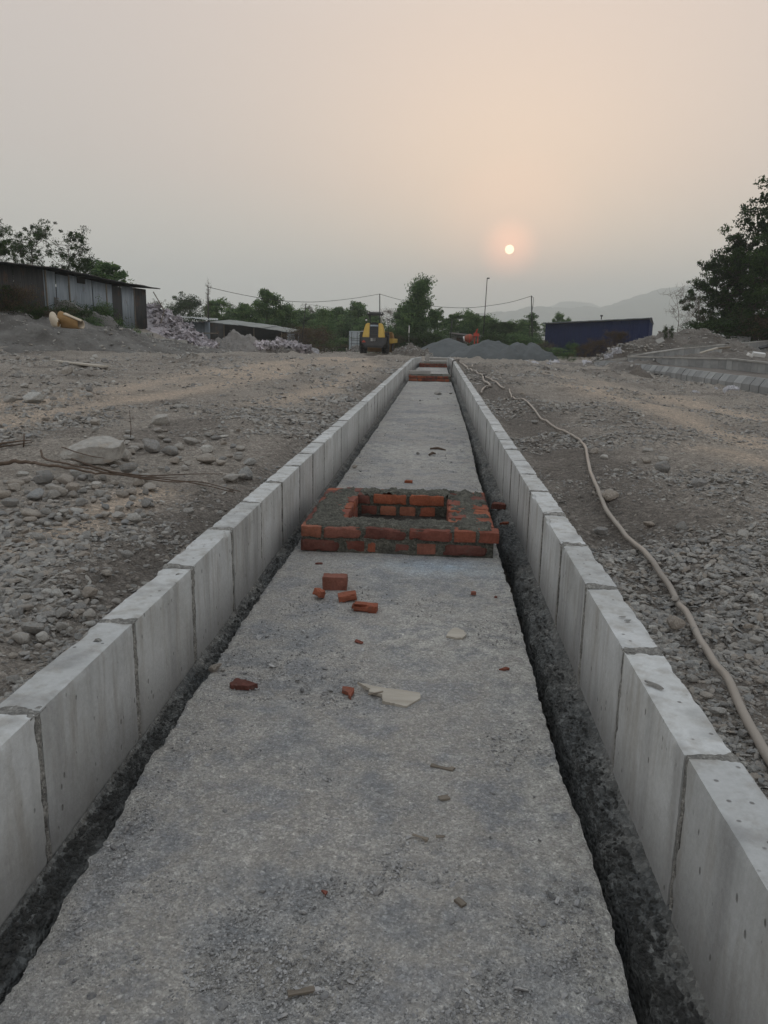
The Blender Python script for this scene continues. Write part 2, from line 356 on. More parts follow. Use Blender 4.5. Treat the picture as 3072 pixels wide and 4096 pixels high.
def m_leaf(name, c1, c2, c3):
    mt, t, b = newmat(name); a = N(t, 'ShaderNodeAttribute', attribute_name='tone').outputs['Fac']
    c = ramp(t, a, [(0, c1), (.55, c2), (1, c3)])
    L(t, c, b.inputs['Base Color']); b.inputs['Roughness'].default_value = .6; b.inputs['Specular IOR Level'].default_value = .25
    tr = N(t, 'ShaderNodeBsdfTranslucent'); L(t, c, tr.inputs[0]); ms = N(t, 'ShaderNodeMixShader', inp={0: .3})
    o = [n for n in t.nodes if n.type == 'OUTPUT_MATERIAL'][0]; L(t, b.outputs[0], ms.inputs[1]); L(t, tr.outputs[0], ms.inputs[2]); L(t, ms.outputs[0], o.inputs[0]); return mt
def m_sheet(name, c1, c2, rust=.0, metal=.35, rough=.55, sc=(1, 1, .12)):
    mt, t, b = newmat(name); v = coords(t, True); vs = coords(t, True, scale=sc)
    c = ramp(t, noise(t, vs, 5, 6, .65), [(.3, c1), (.7, c2)])
    if rust: c = mix(t, ramp(t, noise(t, v, 1.4, 6, .7), [(.62-rust*.3, 0.), (.74-rust*.2, .85)]), c, (.11, .065, .045))
    L(t, c, b.inputs['Base Color']); b.inputs['Roughness'].default_value = rough; b.inputs['Metallic'].default_value = metal; b.inputs['Specular IOR Level'].default_value = .2
    bump(t, b, noise(t, v, 12, 4), .25, .01); return mt

MG = m_ground(); MSL = m_slab(); MK = m_kerb(); MBR = m_brick(k=.97); MST = m_stone()
M_GRIT = simple('slab_grit_stone', (0.196, 0.201, 0.213), (0.345, 0.339, 0.328), 1.5, 3, .9, 0, rvar=.45)
M_WET = m_mortar('wet_cement_haunch', (0.116, 0.125, 0.128), (0.197, 0.197, 0.186), .8, 14, .03)
M_MOR = m_mortar('grey_brick_mortar', (0.075, 0.075, 0.065), (0.123, 0.121, 0.101), .9, 26, .012)
M_JOINT = m_mortar('kerb_joint_mortar', (0.162, 0.162, 0.156), (0.236, 0.232, 0.216), .9, 30, .006)
M_SOIL = m_mortar('damp_trench_soil', (.028, .025, .022), (.045, .040, .034), .95, 10, .03)
M_PIPE = simple('beige_plastic_hose', (0.242, 0.219, 0.194), (0.311, 0.285, 0.255), 3, 4, .5, .15, 60, .002, rvar=0, spec=.4)
M_PLY = simple('pale_plywood', (.34, .31, .265), (.46, .43, .375), 5, 5, .8, .3, 60, .002, stretch=(1, 8, 1), rvar=.05)
M_WOOD = simple('weathered_wood', (0.130, 0.111, 0.091), (0.247, 0.215, 0.176), 8, 5, .85, .4, 40, .003, stretch=(1, 8, 1))
M_TWIG = simple('dry_twig_bark', (.075, .055, .042), (.125, .092, .070), 20, 3, .9, .3, 80, .002)
M_DIRT = simple('heaped_dirt', (0.121, 0.111, 0.100), (0.207, 0.190, 0.173), 1.6, 8, .95, 1., 5, .12, rvar=0)
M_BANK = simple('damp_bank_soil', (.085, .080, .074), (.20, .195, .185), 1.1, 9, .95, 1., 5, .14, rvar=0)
M_GRAV = simple('crushed_grey_aggregate', (0.099, 0.111, 0.115), (0.130, 0.141, 0.146), .8, 8, .95, .6, 14, .05, rvar=0)
M_SANDH = simple('pale_cement_sand', (0.206, 0.196, 0.186), (0.271, 0.260, 0.249), 1.2, 8, .95, .8, 6, .08, rvar=0)
M_CONC = simple('old_concrete', (0.270, 0.267, 0.257), (0.405, 0.398, 0.378), 2.5, 6, .88, .4, 30, .006)
M_BLOCKW = simple('grey_block_wall', (0.223, 0.232, 0.236), (0.304, 0.311, 0.311), 2.5, 6, .9, .4, 30, .006, rvar=.18)
M_DARKMETAL = simple('dark_steel', (.03, .032, .035), (.05, .05, .052), 5, 3, .5, .1, 30, .002, metal=.3)
M_RUBBER = simple('dusty_black_rubber', (.022, .022, .022), (.05, .047, .043), 4, 5, .85, .3, 30, .004)
M_YEL = simple('yellow_machine_paint', (.46, .30, .055), (.56, .38, .085), 2.5, 5, .5, .1, 20, .003, rvar=.03)
M_OCHRE = simple('rusty_ochre_steel', (.22, .125, .05), (.33, .20, .08), 3, 5, .7, .2, 20, .003, rvar=.03)
M_GREY = simple('charcoal_machine_paint', (.045, .046, .05), (.075, .075, .078), 3, 5, .6, .15, 20, .003, rvar=.03)
M_WHITE = simple('white_paint', (.6, .61, .61), (.75, .75, .74), 3, 3, .6, .1, 20, .002, rvar=.03)
M_REDP = simple('red_paint', (.38, .05, .035), (.5, .08, .05), 3, 3, .6, .1, 20, .002, rvar=.03)
M_CONT = m_sheet('pale_blue_container_paint', (.36, .42, .47), (.46, .51, .55), .25, 0, .6)
M_TIN = m_sheet('weathered_tin_sheet', (.155, .185, .215), (.31, .355, .395), .06)
M_TIND = m_sheet('dark_stained_tin_sheet', (.032, .035, .038), (.065, .065, .066), .3, .2, .7)
M_TINR = m_sheet('pale_galvanised_roof', (.26, .30, .31), (.40, .44, .45), .05)
M_BLUE = m_sheet('navy_blue_cladding', (.004, .010, .048), (.006, .015, .070), 0, 0, .9)
M_BLACK = simple('dark_interior_cloth', (.012, .012, .012), (.022, .02, .018), 3, 3, .95, 0, rvar=0)  # near-black colour that paints interior shade onto shed surfaces
M_SACK = simple('dusty_lilac_plastic_sack', (0.319, 0.296, 0.321), (0.532, 0.498, 0.526), 3, 6, .65, .4, 18, .02, rvar=.35)
M_SHEETW = simple('white_plastic_film', (0.440, 0.448, 0.480), (0.576, 0.576, 0.608), 4, 4, .5, .4, 18, .02, rvar=.15)
M_TARP = simple('tan_foam_mat', (0.216, 0.130, 0.050), (0.288, 0.180, 0.079), 4, 4, .8, .3, 18, .02, rvar=0)
M_TARPW = simple('cream_foam_mat', (.46, .40, .31), (.56, .49, .39), 4, 4, .8, .3, 18, .02, rvar=0)
M_BARK = simple('tree_bark', (.055, .045, .038), (.095, .080, .066), 5, 5, .95, .4, 18, .02)
M_BARKP = simple('pale_dry_twigs', (.12, .10, .085), (.17, .145, .125), 5, 5, .95, .2, 18, .02)
M_LEAFD = m_leaf('dark_green_leaves', (0.014, 0.030, 0.009), (0.028, 0.057, 0.014), (0.051, 0.095, 0.023))
M_LEAFG = m_leaf('mid_green_leaves', (0.046, 0.089, 0.036), (0.089, 0.163, 0.061), (0.162, 0.252, 0.091))
M_LEAFB = m_leaf('dry_brown_leaves', (.050, .034, .020), (.090, .062, .036), (.15, .11, .065))
M_LEAFP = m_leaf('dusty_pale_leaves', (.060, .075, .050), (.09, .11, .072), (.13, .15, .10))
M_HILL = simple('wooded_hillside', (0.035, 0.050, 0.035), (0.060, 0.080, 0.050), .02, 6, 1, 0, rvar=0)
M_CABLE = simple('black_cable', (.02, .02, .02), (.03, .03, .03), 3, 2, .6, 0, rvar=0)
M_ORANGE = simple('orange_machine_paint', (0.252, 0.066, 0.036), (0.300, 0.090, 0.048), 3, 4, .6, .1, rvar=.03)

# ------------------------------------------------------------------ ground
def base_z(x, y):
    x = np.asarray(x, float); y = np.asarray(y, float)
    near = np.where(x < 0, .268, .285-.27*sstep(.9, 7.2, x))
    z = near + (-.45-near)*sstep(24, 60, y)
    z = z - .5*sstep(60, 95, y) - .8*sstep(95, 200, y)
    z = z + 1.35*sstep(12.2, 17, -x)*sstep(22, 28, y)*(1-sstep(50, 62, y))
    z = z + .75*sstep(11, 20, x)*sstep(24, 34, y)*(1-sstep(60, 75, y))
    return z
# wheel tracks of pale dust, as (x, y) lines
def poly(*px): return [tuple(atz(a, b, .22)[:2]) for a, b in px]
TR = [(poly((0, 1650), (350, 1600), (700, 1530), (1100, 1465), (1330, 1440)), .55), (poly((0, 1700), (300, 1660), (800, 1575), (1200, 1480), (1400, 1448)), .4),
      (poly((700, 1540), (1100, 1490), (1400, 1440)), .8), (poly((0, 2250), (450, 2060), (620, 1990)), .16), (poly((1100, 1640), (1350, 1540), (1500, 1450)), .35),
      (poly((2300, 1560), (2600, 1640), (2850, 1720), (3072, 1790)), .45), (poly((2250, 1500), (2700, 1590), (3072, 1660)), .5), (poly((2900, 1850), (3072, 1900)), .3)]
def seg_d(x, y, a, b):
    ax, ay = a; bx, by = b; dx, dy = bx-ax, by-ay; t = np.clip(((x-ax)*dx+(y-ay)*dy)/(dx*dx+dy*dy), 0, 1); return np.hypot(x-ax-t*dx, y-ay-t*dy)
def dust_at(x, y):
    d = np.zeros_like(x, float)
    for pl, w in TR:
        for a, b in zip(pl, pl[1:]): d = np.maximum(d, np.exp(-(seg_d(x, y, a, b)/w)**2))
    return d
def gz(x, y):
    x = np.asarray(x, float); y = np.asarray(y, float)
    z = base_z(x, y); far = np.clip(y/10, 1, 6)
    rough = .35+.65*(1-dust_at(x, y))
    z = z + .035*fbm(x*.6, y*.6, None, 3, 3)*np.minimum(far, 3) + .026*fbm(x*2.3, y*2.3, None, 4, 8, .6)*rough*np.minimum(far, 2) + .012*fbm(x*10, y*10, None, 3, 21)*rough*np.minimum(far, 2.5)
    # shallow dirt ridge beside the right kerb and rubble banks left
    z = z + .05*np.exp(-((x-2.3-.25*np.sin(y*.7))/.55)**2)*(y < 24)
    z = z - .05*np.exp(-((x-.80)/.16)**2)*(1-sstep(14, 20, y))
    z = z - .045*np.exp(-((x+1.02)/.10)**2)*(1-sstep(14, 20, y))
    edge = np.minimum(np.abs(x+.91), np.abs(x-.61)); k = np.exp(-(edge/.12)**2)*(y < 30)
    return np.where((x > -1.6) & (x < 1.2), np.minimum(z, .302+.0*x), z)*(1-k)+k*np.minimum(z, .262)
def steps(a, b, s0, g):
    r = [a]
    while r[-1] < b: r.append(r[-1]+s0+g*max(0, r[-1]-a))
    return np.array(r)
def make_ground():
    xl = -.86-(steps(0, 3500, .028, .0175)); xr = .56+(steps(0, 3500, .028, .0175))
    xs = np.concatenate([xl[::-1], [-.83, -.4, 0, .2, .53], xr])
    ys = np.concatenate([np.linspace(-30, -1, 20), steps(0, 4200, .034, .0135)])
    X, Y = np.meshgrid(xs, ys); Z = gz(X, Y)
    ce = (X > -.85) & (X < .55); Z = np.where(ce & (Y < 30.4), -.22, Z); Z = np.where(ce & (Y >= 30.4) & (Y < 45), np.minimum(Z, -.03), Z)
    dust = dust_at(X, Y)*(.45+.55*sstep(-.5, .4, fbm(X*.8, Y*.25, None, 3, 31)))
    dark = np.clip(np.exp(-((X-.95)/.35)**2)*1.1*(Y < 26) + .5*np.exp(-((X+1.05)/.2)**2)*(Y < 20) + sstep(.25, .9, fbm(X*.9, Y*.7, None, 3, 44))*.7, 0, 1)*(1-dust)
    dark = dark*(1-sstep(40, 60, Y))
    ny, nx = X.shape; i = np.arange(ny*nx).reshape(ny, nx)
    Fq = np.stack([i[:-1, :-1], i[:-1, 1:], i[1:, 1:], i[1:, :-1]], -1).reshape(-1, 4)
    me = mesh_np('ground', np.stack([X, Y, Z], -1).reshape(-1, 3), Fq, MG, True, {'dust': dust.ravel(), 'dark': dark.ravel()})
    structure(link('ground', me))
make_ground()
_T1 = 1.0*1.03**np.arange(200)
def gpick(px, py):
    """where a line of sight meets the ground surface"""
    r = ray(px, py); p = Vector((0, 0, CAMH)); T = _T1
    for _ in range(3):
        below = (CAMH+r.z*T) < gz(r.x*T, r.y*T)
        i = int(np.argmax(below)) if below.any() else len(T)-1
        T = np.linspace(T[max(i-1, 0)], T[i], 24)
    return p+r*float(T[-1])

# ------------------------------------------------------------------ hills
def hill(name, pts, Y, depth, seed, n=420, jag=10):
    P = [at(a, b, Y) for a, b in pts]; xs = np.array([p.x for p in P]); zs = np.array([p.z for p in P])
    X = np.linspace(xs[0], xs[-1], n); Zr = np.interp(X, xs, zs)
    rows = 9; V = []
    for j in range(rows):
        t = j/(rows-1); yy = Y-depth*(1-t); s = math.sin(t*math.pi/2)**1.2
        ridge = Zr + jag*.35*fbm(X/26., np.full(n, seed*1.), None, 3, seed) + jag*.5*fbm(X/60., np.full(n, 3.3), None, 3, seed+3)
        V.append(np.stack([X, np.full(n, yy)+depth*.15*fbm(X/90, np.full(n, t*3), None, 2, seed), -2+(ridge+2)*s + (0 if t == 1 else 3*fbm(X/50, np.full(n, t*6), None, 2, seed+1)*s)], -1))
    V.append(np.stack([X, np.full(n, Y+depth*.7), np.full(n, -2.)], -1))
    V = np.concatenate(V); i = np.arange((rows+1)*n).reshape(rows+1, n); Fq = np.stack([i[:-1, :-1], i[:-1, 1:], i[1:, 1:], i[1:, :-1]], -1).reshape(-1, 4)
    structure(link(name, mesh_np(name, V, Fq, M_HILL, True)))
hill('near_hills', [(1500, 1345), (1700, 1300), (1860, 1275), (1900, 1263), (1960, 1256), (2000, 1245), (2070, 1241), (2160, 1231), (2265, 1234), (2360, 1223), (2400, 1232), (2470, 1218), (2510, 1201), (2590, 1180), (2640, 1160), (2720, 1152), (2790, 1165), (2900, 1170), (3300, 1150), (3900, 1180), (4600, 1250)], 2700, 560, 5)
hill('far_hills', [(1750, 1330), (1950, 1300), (2120, 1245), (2200, 1226), (2250, 1205), (2300, 1201), (2365, 1216), (2430, 1240), (2600, 1260), (2900, 1240), (3300, 1230), (4200, 1290)], 3700, 420, 9, jag=7)
haze_me = MB(); haze_me.box((0, 2150, 137), (7600, 4600, 280))
hz, t, b_ = newmat('thin_smoke_haze'); t.nodes.remove(b_)
pv = N(t, 'ShaderNodeVolumePrincipled', inp={'Color': (.94, .985, .975, 1), 'Density': .0006, 'Anisotropy': .2}); L(t, pv.outputs[0], [n for n in t.nodes if n.type == 'OUTPUT_MATERIAL'][0].inputs['Volume'])
stuff(haze_me.obj('haze', hz))

# ------------------------------------------------------------------ median: slab, kerbs, haunches
KEND = 29.6
def kx(y):   # both kerb lines lean inwards at their far end
    return (.24*sstep(27.2, 30.2, y), -.13*sstep(28.3, 30.2, y))
def make_slab():
    ys = np.concatenate([np.arange(-.5, .7, .05), np.arange(.7, 5, .010), np.arange(5, 9, .022), np.arange(9, 31.2, .06)]); us = np.concatenate([np.linspace(0, .03, 5), np.linspace(.05, .95, 44), np.linspace(.97, 1, 5)])
    el = np.interp(ys, [0, 1.05, 1.45, 1.75, 2.35, 3.7, 5.8, 30], [-.685, -.690, -.702, -.708, -.725, -.716, -.706, -.69])+.005*fbm(ys*2.1, ys*0, None, 3, 5)+.0035*fbm(ys*7.3, ys*.7, None, 5, 6)+.0042*fbm(ys*33, ys*3, None, 4, 7, .7)+.06*sstep(26, 30, ys)
    er = np.interp(ys, [0, 1.1, 1.4, 1.65, 2, 3, 4, 6, 9.3, 19, 30], [.372, .372, .375, .368, .353, .369, .363, .364, .398, .381, .37])+.004*fbm(ys*1.9, ys*0+4, None, 3, 15)+.0035*fbm(ys*7.7, ys*.7+4, None, 5, 16)+.003*fbm(ys*23, ys*3+4, None, 5, 17, .6)
    U, Y = np.meshgrid(us, ys); X = el[:, None]*(1-U)+er[:, None]*U
    ed = np.minimum(X-el[:, None], er[:, None]-X)
    Z = .004*fbm(X*4, Y*4, None, 3, 2)+.002*fbm(X*22, Y*22, None, 3, 4)-.004*np.exp(-ed/.004)-.006*np.clip(fbm(X*9, Y*9, None, 2, 12), 0, 1)*np.exp(-ed/.05)
    ny, nx = X.shape
    # skirts
    X = np.concatenate([X[:, :1]+.004, X, X[:, -1:]-.006], 1); Y2 = np.concatenate([Y[:, :1], Y, Y[:, -1:]], 1); Z = np.concatenate([np.full((ny, 1), -.15), Z, np.full((ny, 1), -.15)], 1); nx += 2
    i = np.arange(ny*nx).reshape(ny, nx); Fq = np.stack([i[:-1, :-1], i[:-1, 1:], i[1:, 1:], i[1:, :-1]], -1).reshape(-1, 4)
    n1 = fbm(X*1.7, Y2*1.2, None, 3, 61)
    chalk = np.clip(sstep(.16, .34, X)*(.25+.9*n1) + .8*sstep(.31, .36, X)*(n1 > -.2) + .9*np.exp(-((X-.02)/.25)**2-((Y2-2.75)/.3)**2) + .55*sstep(5, 7, Y2)*(.4+n1) + .2*sstep(.1, .6, n1) + .5*np.exp(-((X+.70)/.03)**2), 0, 1)
    red = np.clip(np.exp(-((Y2-5.02)/.16)**2)*1.1, 0, 1)*(X < .25)
    blue = np.clip(np.exp(-((X-.05)/.28)**2-((Y2-3.62)/.14)**2), 0, 1)
    me = mesh_np('concrete_slab', np.stack([X, Y2, Z], -1).reshape(-1, 3), Fq, MSL, True, {'chalk': chalk.ravel(), 'red': red.ravel(), 'blue': blue.ravel()}, sharp=32)
    structure(link('concrete_slab', me)); return el, er, ys
EL, ER, SY = make_slab()

def lumpy_sheet(name, x0, x1, y0, y1, z, amp, mat, parent, seed, hole=None, sc=1., seg=.009, drop=.03, keep=None):
    nx = int((x1-x0)/seg); ny = int((y1-y0)/seg); X, Y = np.meshgrid(np.linspace(x0, x1, nx), np.linspace(y0, y1, ny))
    ed = np.minimum(np.minimum(X-x0, x1-X), np.minimum(Y-y0, y1-Y))
    if hole:
        hx0, hx1, hy0, hy1 = hole; inside = np.maximum(np.maximum(hx0-X, X-hx1), np.maximum(hy0-Y, Y-hy1)); ed = np.minimum(ed, inside)
    wob = .016*fbm(X*17, Y*17, None, 3, seed+3)
    Z = z+amp*(.5*fbm(X*9*sc, Y*9*sc, None, 3, seed)+.6*fbm(X*34*sc, Y*40*sc, None, 3, seed+1)+.45*np.abs(fbm(X*70*sc, Y*80*sc, None, 2, seed+2)))
    Z = Z-drop*(1-sstep(.0, .024, ed+wob))
    if keep is not None: Z = Z-drop*keep(X, Y)
    i = np.arange(nx*ny).reshape(ny, nx); Fq = np.stack([i[:-1, :-1], i[:-1, 1:], i[1:, 1:], i[1:, :-1]], -1).reshape(-1, 4)
    if hole:
        cx = (X[:-1, :-1]+X[1:, 1:])/2; cyy = (Y[:-1, :-1]+Y[1:, 1:])/2; inh = (cx > hx0) & (cx < hx1) & (cyy > hy0) & (cyy < hy1); Fq = Fq[~inh.ravel()]
    o = link(name, mesh_np(name, np.stack([X, Y, Z], -1).reshape(-1, 3), Fq, mat, True), parent); return o
KB_W, KB_H = .099, .46
kerb_meshes = [rough_box('kerb_block', KB_W, .500, KB_H, .0145, MK, .0028, .0065, .0006, sd, 22) for sd in range(6)]
kerb_cheap = [rough_box('kerb_block', KB_W, .509, KB_H, .05, MK, .003, .004, .0006, sd+20, 16) for sd in range(4)]
def joint_mesh(sd, w):
    return rough_box('mortar_joint', KB_W+.001, w, KB_H+.001, .012, M_JOINT, .003, .006, .0016, sd+40, 30)
joint_meshes = [joint_mesh(s, w) for s, w in ((0, .030), (1, .038), (2, .022))]
def kerb_line(side, name, label):
    root = empty(name, (-.855 if side < 0 else .5595, 0, 0)); tag(root, label, 'kerb')
    y = 1.42-.52*5 if side < 0 else 1.375-.52*5; k = 0
    while y < KEND+.3:
        yc = y+.26; dx = kx(yc)[0 if side < 0 else 1]; dx2 = kx(yc+.3)[0 if side < 0 else 1]; ang = -math.atan2(dx2-dx, .3)
        near = yc < 7
        me = kerb_meshes[(k*5+(side > 0)*2+k//3) % 6] if near else kerb_cheap[(k*3+k//4) % 4]
        flip = math.pi if (k*7) % 3 == 1 else 0
        jz = rnd.uniform(-.003, .003); jx = rnd.uniform(-.0025, .0025)
        link('kerb_block', me, root, (dx+jx, yc, .322-KB_H/2+jz), (rnd.uniform(-.003, .003), rnd.uniform(-.006, .006), ang+rnd.uniform(-.004, .004)+flip))
        dj = kx(y)[0 if side < 0 else 1]
        jm = joint_meshes[k % 3] if (k % 2 or yc < 4) else joint_meshes[2]
        link('mortar_joint', jm, root, (dj, y, .322-KB_H/2-rnd.uniform(-.001, .0025)), (0, rnd.uniform(-.004, .004), ang))
        if yc < 6.2:   # cement smeared over the joint, on top
            w_ = rnd.uniform(.045, .075); q = lumpy_sheet('mortar_smear', (-.855 if side < 0 else .5595)+dj-KB_W/2-.001, (-.855 if side < 0 else .5595)+dj+KB_W/2+.001, y-w_*.5, y+w_*.6, .3225, .004, M_JOINT, None, 200+k*2+(side > 0), seg=.0045, drop=.010); q.parent = root; q.matrix_parent_inverse = Matrix.Translation((.855 if side < 0 else -.5595, 0, 0))
        y += .52+rnd.uniform(-.003, .003); k += 1
    return root
kerb_line(-1, 'concrete_kerb', 'long straight pale concrete kerb left of the slab, beside the stony rubble')
kerb_line(1, 'concrete_kerb', 'long straight pale concrete kerb right of the slab, between it and the beige hose')

def haunch(side):
    """rough wet cement fillet between kerb foot and slab"""
    ys = np.concatenate([np.arange(-.5, 7, .014), np.arange(7, 29.6, .05)]); us = np.linspace(0, 1, 16); U, Y = np.meshgrid(us, ys)
    if side > 0:
        x0 = .512+kx(Y)[1]; w = .092+.014*fbm(Y*2.3, Y*0, None, 3, 3)+.010*fbm(Y*13, Y*0, None, 3, 4); X = x0-U*w; top = -.034
    else:
        x0 = -.803+kx(Y)[0]; w = .074+.010*fbm(Y*2.1, Y*0, None, 3, 13)+.008*fbm(Y*12, Y*0, None, 3, 14); X = x0+U*w; top = -.040
    q_ = .25+.75*sstep(0, .3, U)
    Z = top-.012*U+.016*np.exp(-U*7)+q_*.008*fbm(X*20, Y*9, None, 3, 5)+q_*.007*fbm(X*60, Y*43, None, 3, 6)-.055*np.exp(-(1-U)*9)
    Z = np.where(U > .99, -.2, Z)
    ny, nx = X.shape; i = np.arange(ny*nx).reshape(ny, nx); Fq = np.stack([i[:-1, :-1], i[:-1, 1:], i[1:, 1:], i[1:, :-1]], -1).reshape(-1, 4)
    if side > 0: Fq = Fq[:, ::-1]
    o = link('cement_haunch', mesh_np('cement_haunch', np.stack([X, Y, Z], -1).reshape(-1, 3), Fq, M_WET, True))
    tag(o, 'dark rough cement fillet along the foot of the %s kerb' % ('right' if side > 0 else 'left'), 'cement fillet')
haunch(-1); haunch(1)
mb = MB(); mb.box((-.1, 14.7, -.185), (1.3, 31, .03)); structure(mb.obj('trench_floor', M_SOIL))

# ------------------------------------------------------------------ brickwork
BL, BW, BH = .222, .105, .061
def brick_variants(n, l, w, h, seg=.03, chip=.014): return [rough_box('brick', l, w, h, seg, MBR, .006, chip, .0022, 60+i, 16) for i in range(n)]
bfull = brick_variants(5, BL, BW, BH, .013, .022); bhalf = brick_variants(4, BW, BW, BH, .02)
def lay(root, x0, y, z, specs, axis='x', gap=.014, depth_off=0):
    """row of bricks; specs: lengths, 0 = gap only"""
    x = x0
    for s in specs:
        if s < 0: x += -s; continue
        full = s > .13; me = (bfull if full else bhalf)[rnd.randrange(4)]; l0 = BL if full else BW
        o = link('brick', me, root); o.scale = (s/l0, 1, rnd.uniform(.93, 1.03))
        if axis == 'x': o.location = (x+s/2, y+BW/2+rnd.uniform(-.005, .004), z+BH/2+rnd.uniform(-.002, .001)); o.rotation_euler = (rnd.uniform(-.035, .035), rnd.uniform(-.022, .022), rnd.uniform(-.03, .03)+(math.pi if rnd.random() < .5 else 0))
        else: o.location = (x0, y+s/2, z+BH/2); o.rotation_euler = (0, 0, math.pi/2+rnd.uniform(-.02, .02)); y += s+gap; continue
        x += s+gap
X0, X1, Y0, Y1 = -.672, .332, 3.80, 4.85; HX0, HX1, HY0, HY1 = -.452, .092, 4.015, 4.655; ZT = .142
ch = empty('brick_chamber', (0, 0, 0)); tag(ch, 'nearest red brick chamber, low, with open hole and smeared mortar top', 'brick chamber', None)
# front face, two courses (as in the photograph)
lay(ch, X0, Y0, .078, [.108, .196, .224, .217, .113, .106], gap=.0115)
lay(ch, X0, Y0+.006, .006, [.205, -.028, .100, -.010, .048, -.085, .100, -.028, .098, -.036, .226], gap=.0)
# outer sides and back, both courses
for zc in (.006, .078):
    off = .05 if zc < .05 else 0
    for xs_ in (X0+BW/2+.002, X1-BW/2-.002):
        lay(ch, xs_, Y0+.12+off*.6, zc, [.20, .20, .20, .19], 'y')
    lay(ch, X0, Y1-BW, zc, [.108, .21, .105, .21, .21, .108], gap=.0115)
    # inner faces of the hole
    lay(ch, HX0-.02+(0 if zc > .05 else .03), HY1, zc, [.09, .205, .215] if zc > .05 else [.10, .10, .10, .10], gap=.018 if zc > .05 else .022)
    for xs_, dx in ((HX0-BW/2, 0), (HX1+BW/2, 0)):
        lay(ch, xs_, HY0, zc, [.105, .10, .105, .105, .105, .03][:5], 'y', .018)
for xs_ in (HX0-BW/2-.004, HX1+BW/2+.004):   # uneven top halves showing through the mortar
    for k in range(3):
        o = link('brick', bhalf[k], ch, (xs_, HY0+.12+k*.17, .128), (rnd.uniform(-.04, .04), rnd.uniform(-.05, .05), rnd.uniform(-.06, .06))); o.scale = (1, 1.2, .5)
core = MB(); g = .010
core.box(((X0+X1)/2, (Y0+g+HY0-g)/2, ZT/2-.004), (X1-X0-2*g, HY0-Y0-2*g, ZT-.010)); core.box(((X0+X1)/2, (Y1-g+HY1+g)/2, ZT/2-.004), (X1-X0-2*g, Y1-HY1-2*g, ZT-.010))
core.box(((X0+HX0)/2, (HY0+HY1)/2, ZT/2-.0045), (HX0-X0-2*g, HY1-HY0+.015, ZT-.011)); core.box(((X1+HX1)/2, (HY0+HY1)/2, ZT/2-.0045), (X1-HX1-2*g, HY1-HY0+.015, ZT-.011))
core.obj('mortar_bed', M_MOR, ch)
def redge(X, Y):   # places where the brick tops stay bare
    a = sstep(.1, .5, fbm(X*14, Y*14, None, 2, 77)+.35)*sstep(.22, .29, X); b2 = np.exp(-((X-.13)/.035)**2)*sstep(-.3, .3, fbm(X*20, Y*20, None, 2, 79))
    return np.clip(a+b2*.8+(np.exp(-((X+.64)/.03)**2)*(Y > 4.6))+np.exp(-((Y-4.83)/.015)**2)+np.exp(-((X+.47)/.02)**2)*(Y > 4.1), 0, 1)
lumpy_sheet('mortar_top', X0+.012, X1-.004, Y0+.012, Y1-.004, ZT+.004, .012, M_MOR, ch, 5, (HX0-.003, HX1+.003, HY0-.004, HY1+.004), drop=.03, keep=redge)
lumpy_sheet('pit_floor', HX0-.01, HX1+.01, HY0-.01, HY1+.01, .008, .006, M_SOIL, ch, 15, drop=0)

def far_chamber(y, depth, label, x0=-.68, x1=.37, cover=True):
    r = empty('brick_chamber'); tag(r, label, 'brick chamber')
    hx0, hx1, hy0, hy1 = x0+.22, x1-.22, y+.22, y+depth-.22
    for zc, sp in ((.006, [.21, .105, .21, .105, .21, .105]), (.078, [.2, .21, .2, .05, .14, .12])):
        lay(r, x0, y, zc, sp, gap=.012); lay(r, x0, y+depth-BW, zc, sp[::-1], gap=.012)
        for xx in (x0+BW/2+.002, x1-BW/2-.002): lay(r, xx, y+.115, zc, [.2]*int((depth-.23)/.212), 'y')
    mb = MB(); h = .136
    mb.box(((x0+x1)/2, (y+hy0)/2+.004, h/2), (x1-x0-.02, hy0-y-.02, h)); mb.box(((x0+x1)/2, (y+depth+hy1)/2-.004, h/2), (x1-x0-.02, y+depth-hy1-.02, h))
    mb.box(((x0+hx0)/2, (hy0+hy1)/2, h/2-.001), (hx0-x0-.02, hy1-hy0+.02, h)); mb.box(((x1+hx1)/2, (hy0+hy1)/2, h/2-.001), (x1-hx1-.02, hy1-hy0+.02, h))
    mb.obj('mortar_bed', M_MOR, r)
    lumpy_sheet('mortar_top', x0+.01, x1-.005, y+.01, y+depth-.01, ZT+.002, .010, M_MOR, r, int(y), (hx0, hx1, hy0, hy1), seg=.025)
far_chamber(19.3, 1.05, 'second brick chamber, halfway down the slab with a concrete block lying across it')
far_chamber(28.2, 1.0, 'farthest brick chamber where the two kerbs end', -.62, .36)
o = link('concrete_block', rough_box('concrete_block', .55, .13, .10, .05, M_CONC, .006, .006, .001, 3)); o.location = (-.42, 19.55, .21); o.rotation_euler = (0, 0, .05)
tag(o, 'pale concrete bar resting on the second brick chamber against the left kerb', 'concrete bar')
# things past the end of the kerbs
p = at(1710, 1424, 31.5)
o = link('marker_stone', rough_box('marker_stone', .16, .16, .40, .05, M_CONC, .03, .01, .002, 5)); o.location = (p.x, 31.5, .20)
tag(o, 'short upright pale concrete post at the far end of the slab', 'concrete post')
for k, (a, b, Y, l, lab) in enumerate([(1745, 1421, 33.2, 1.05, 'pale flat concrete slab piece lying beyond the upright post, nearer of two'), (1745, 1413, 36.0, 1.05, 'pale concrete slab piece lying farthest back before the grey heap')]):
    p = at(a, b, Y); o = link('slab_piece', rough_box('slab_piece', l, .9, .14, .1, M_CONC, .02, .01, .002, 8+k)); o.location = (p.x, Y, .02+k*.06); tag(o, lab, 'concrete slab')

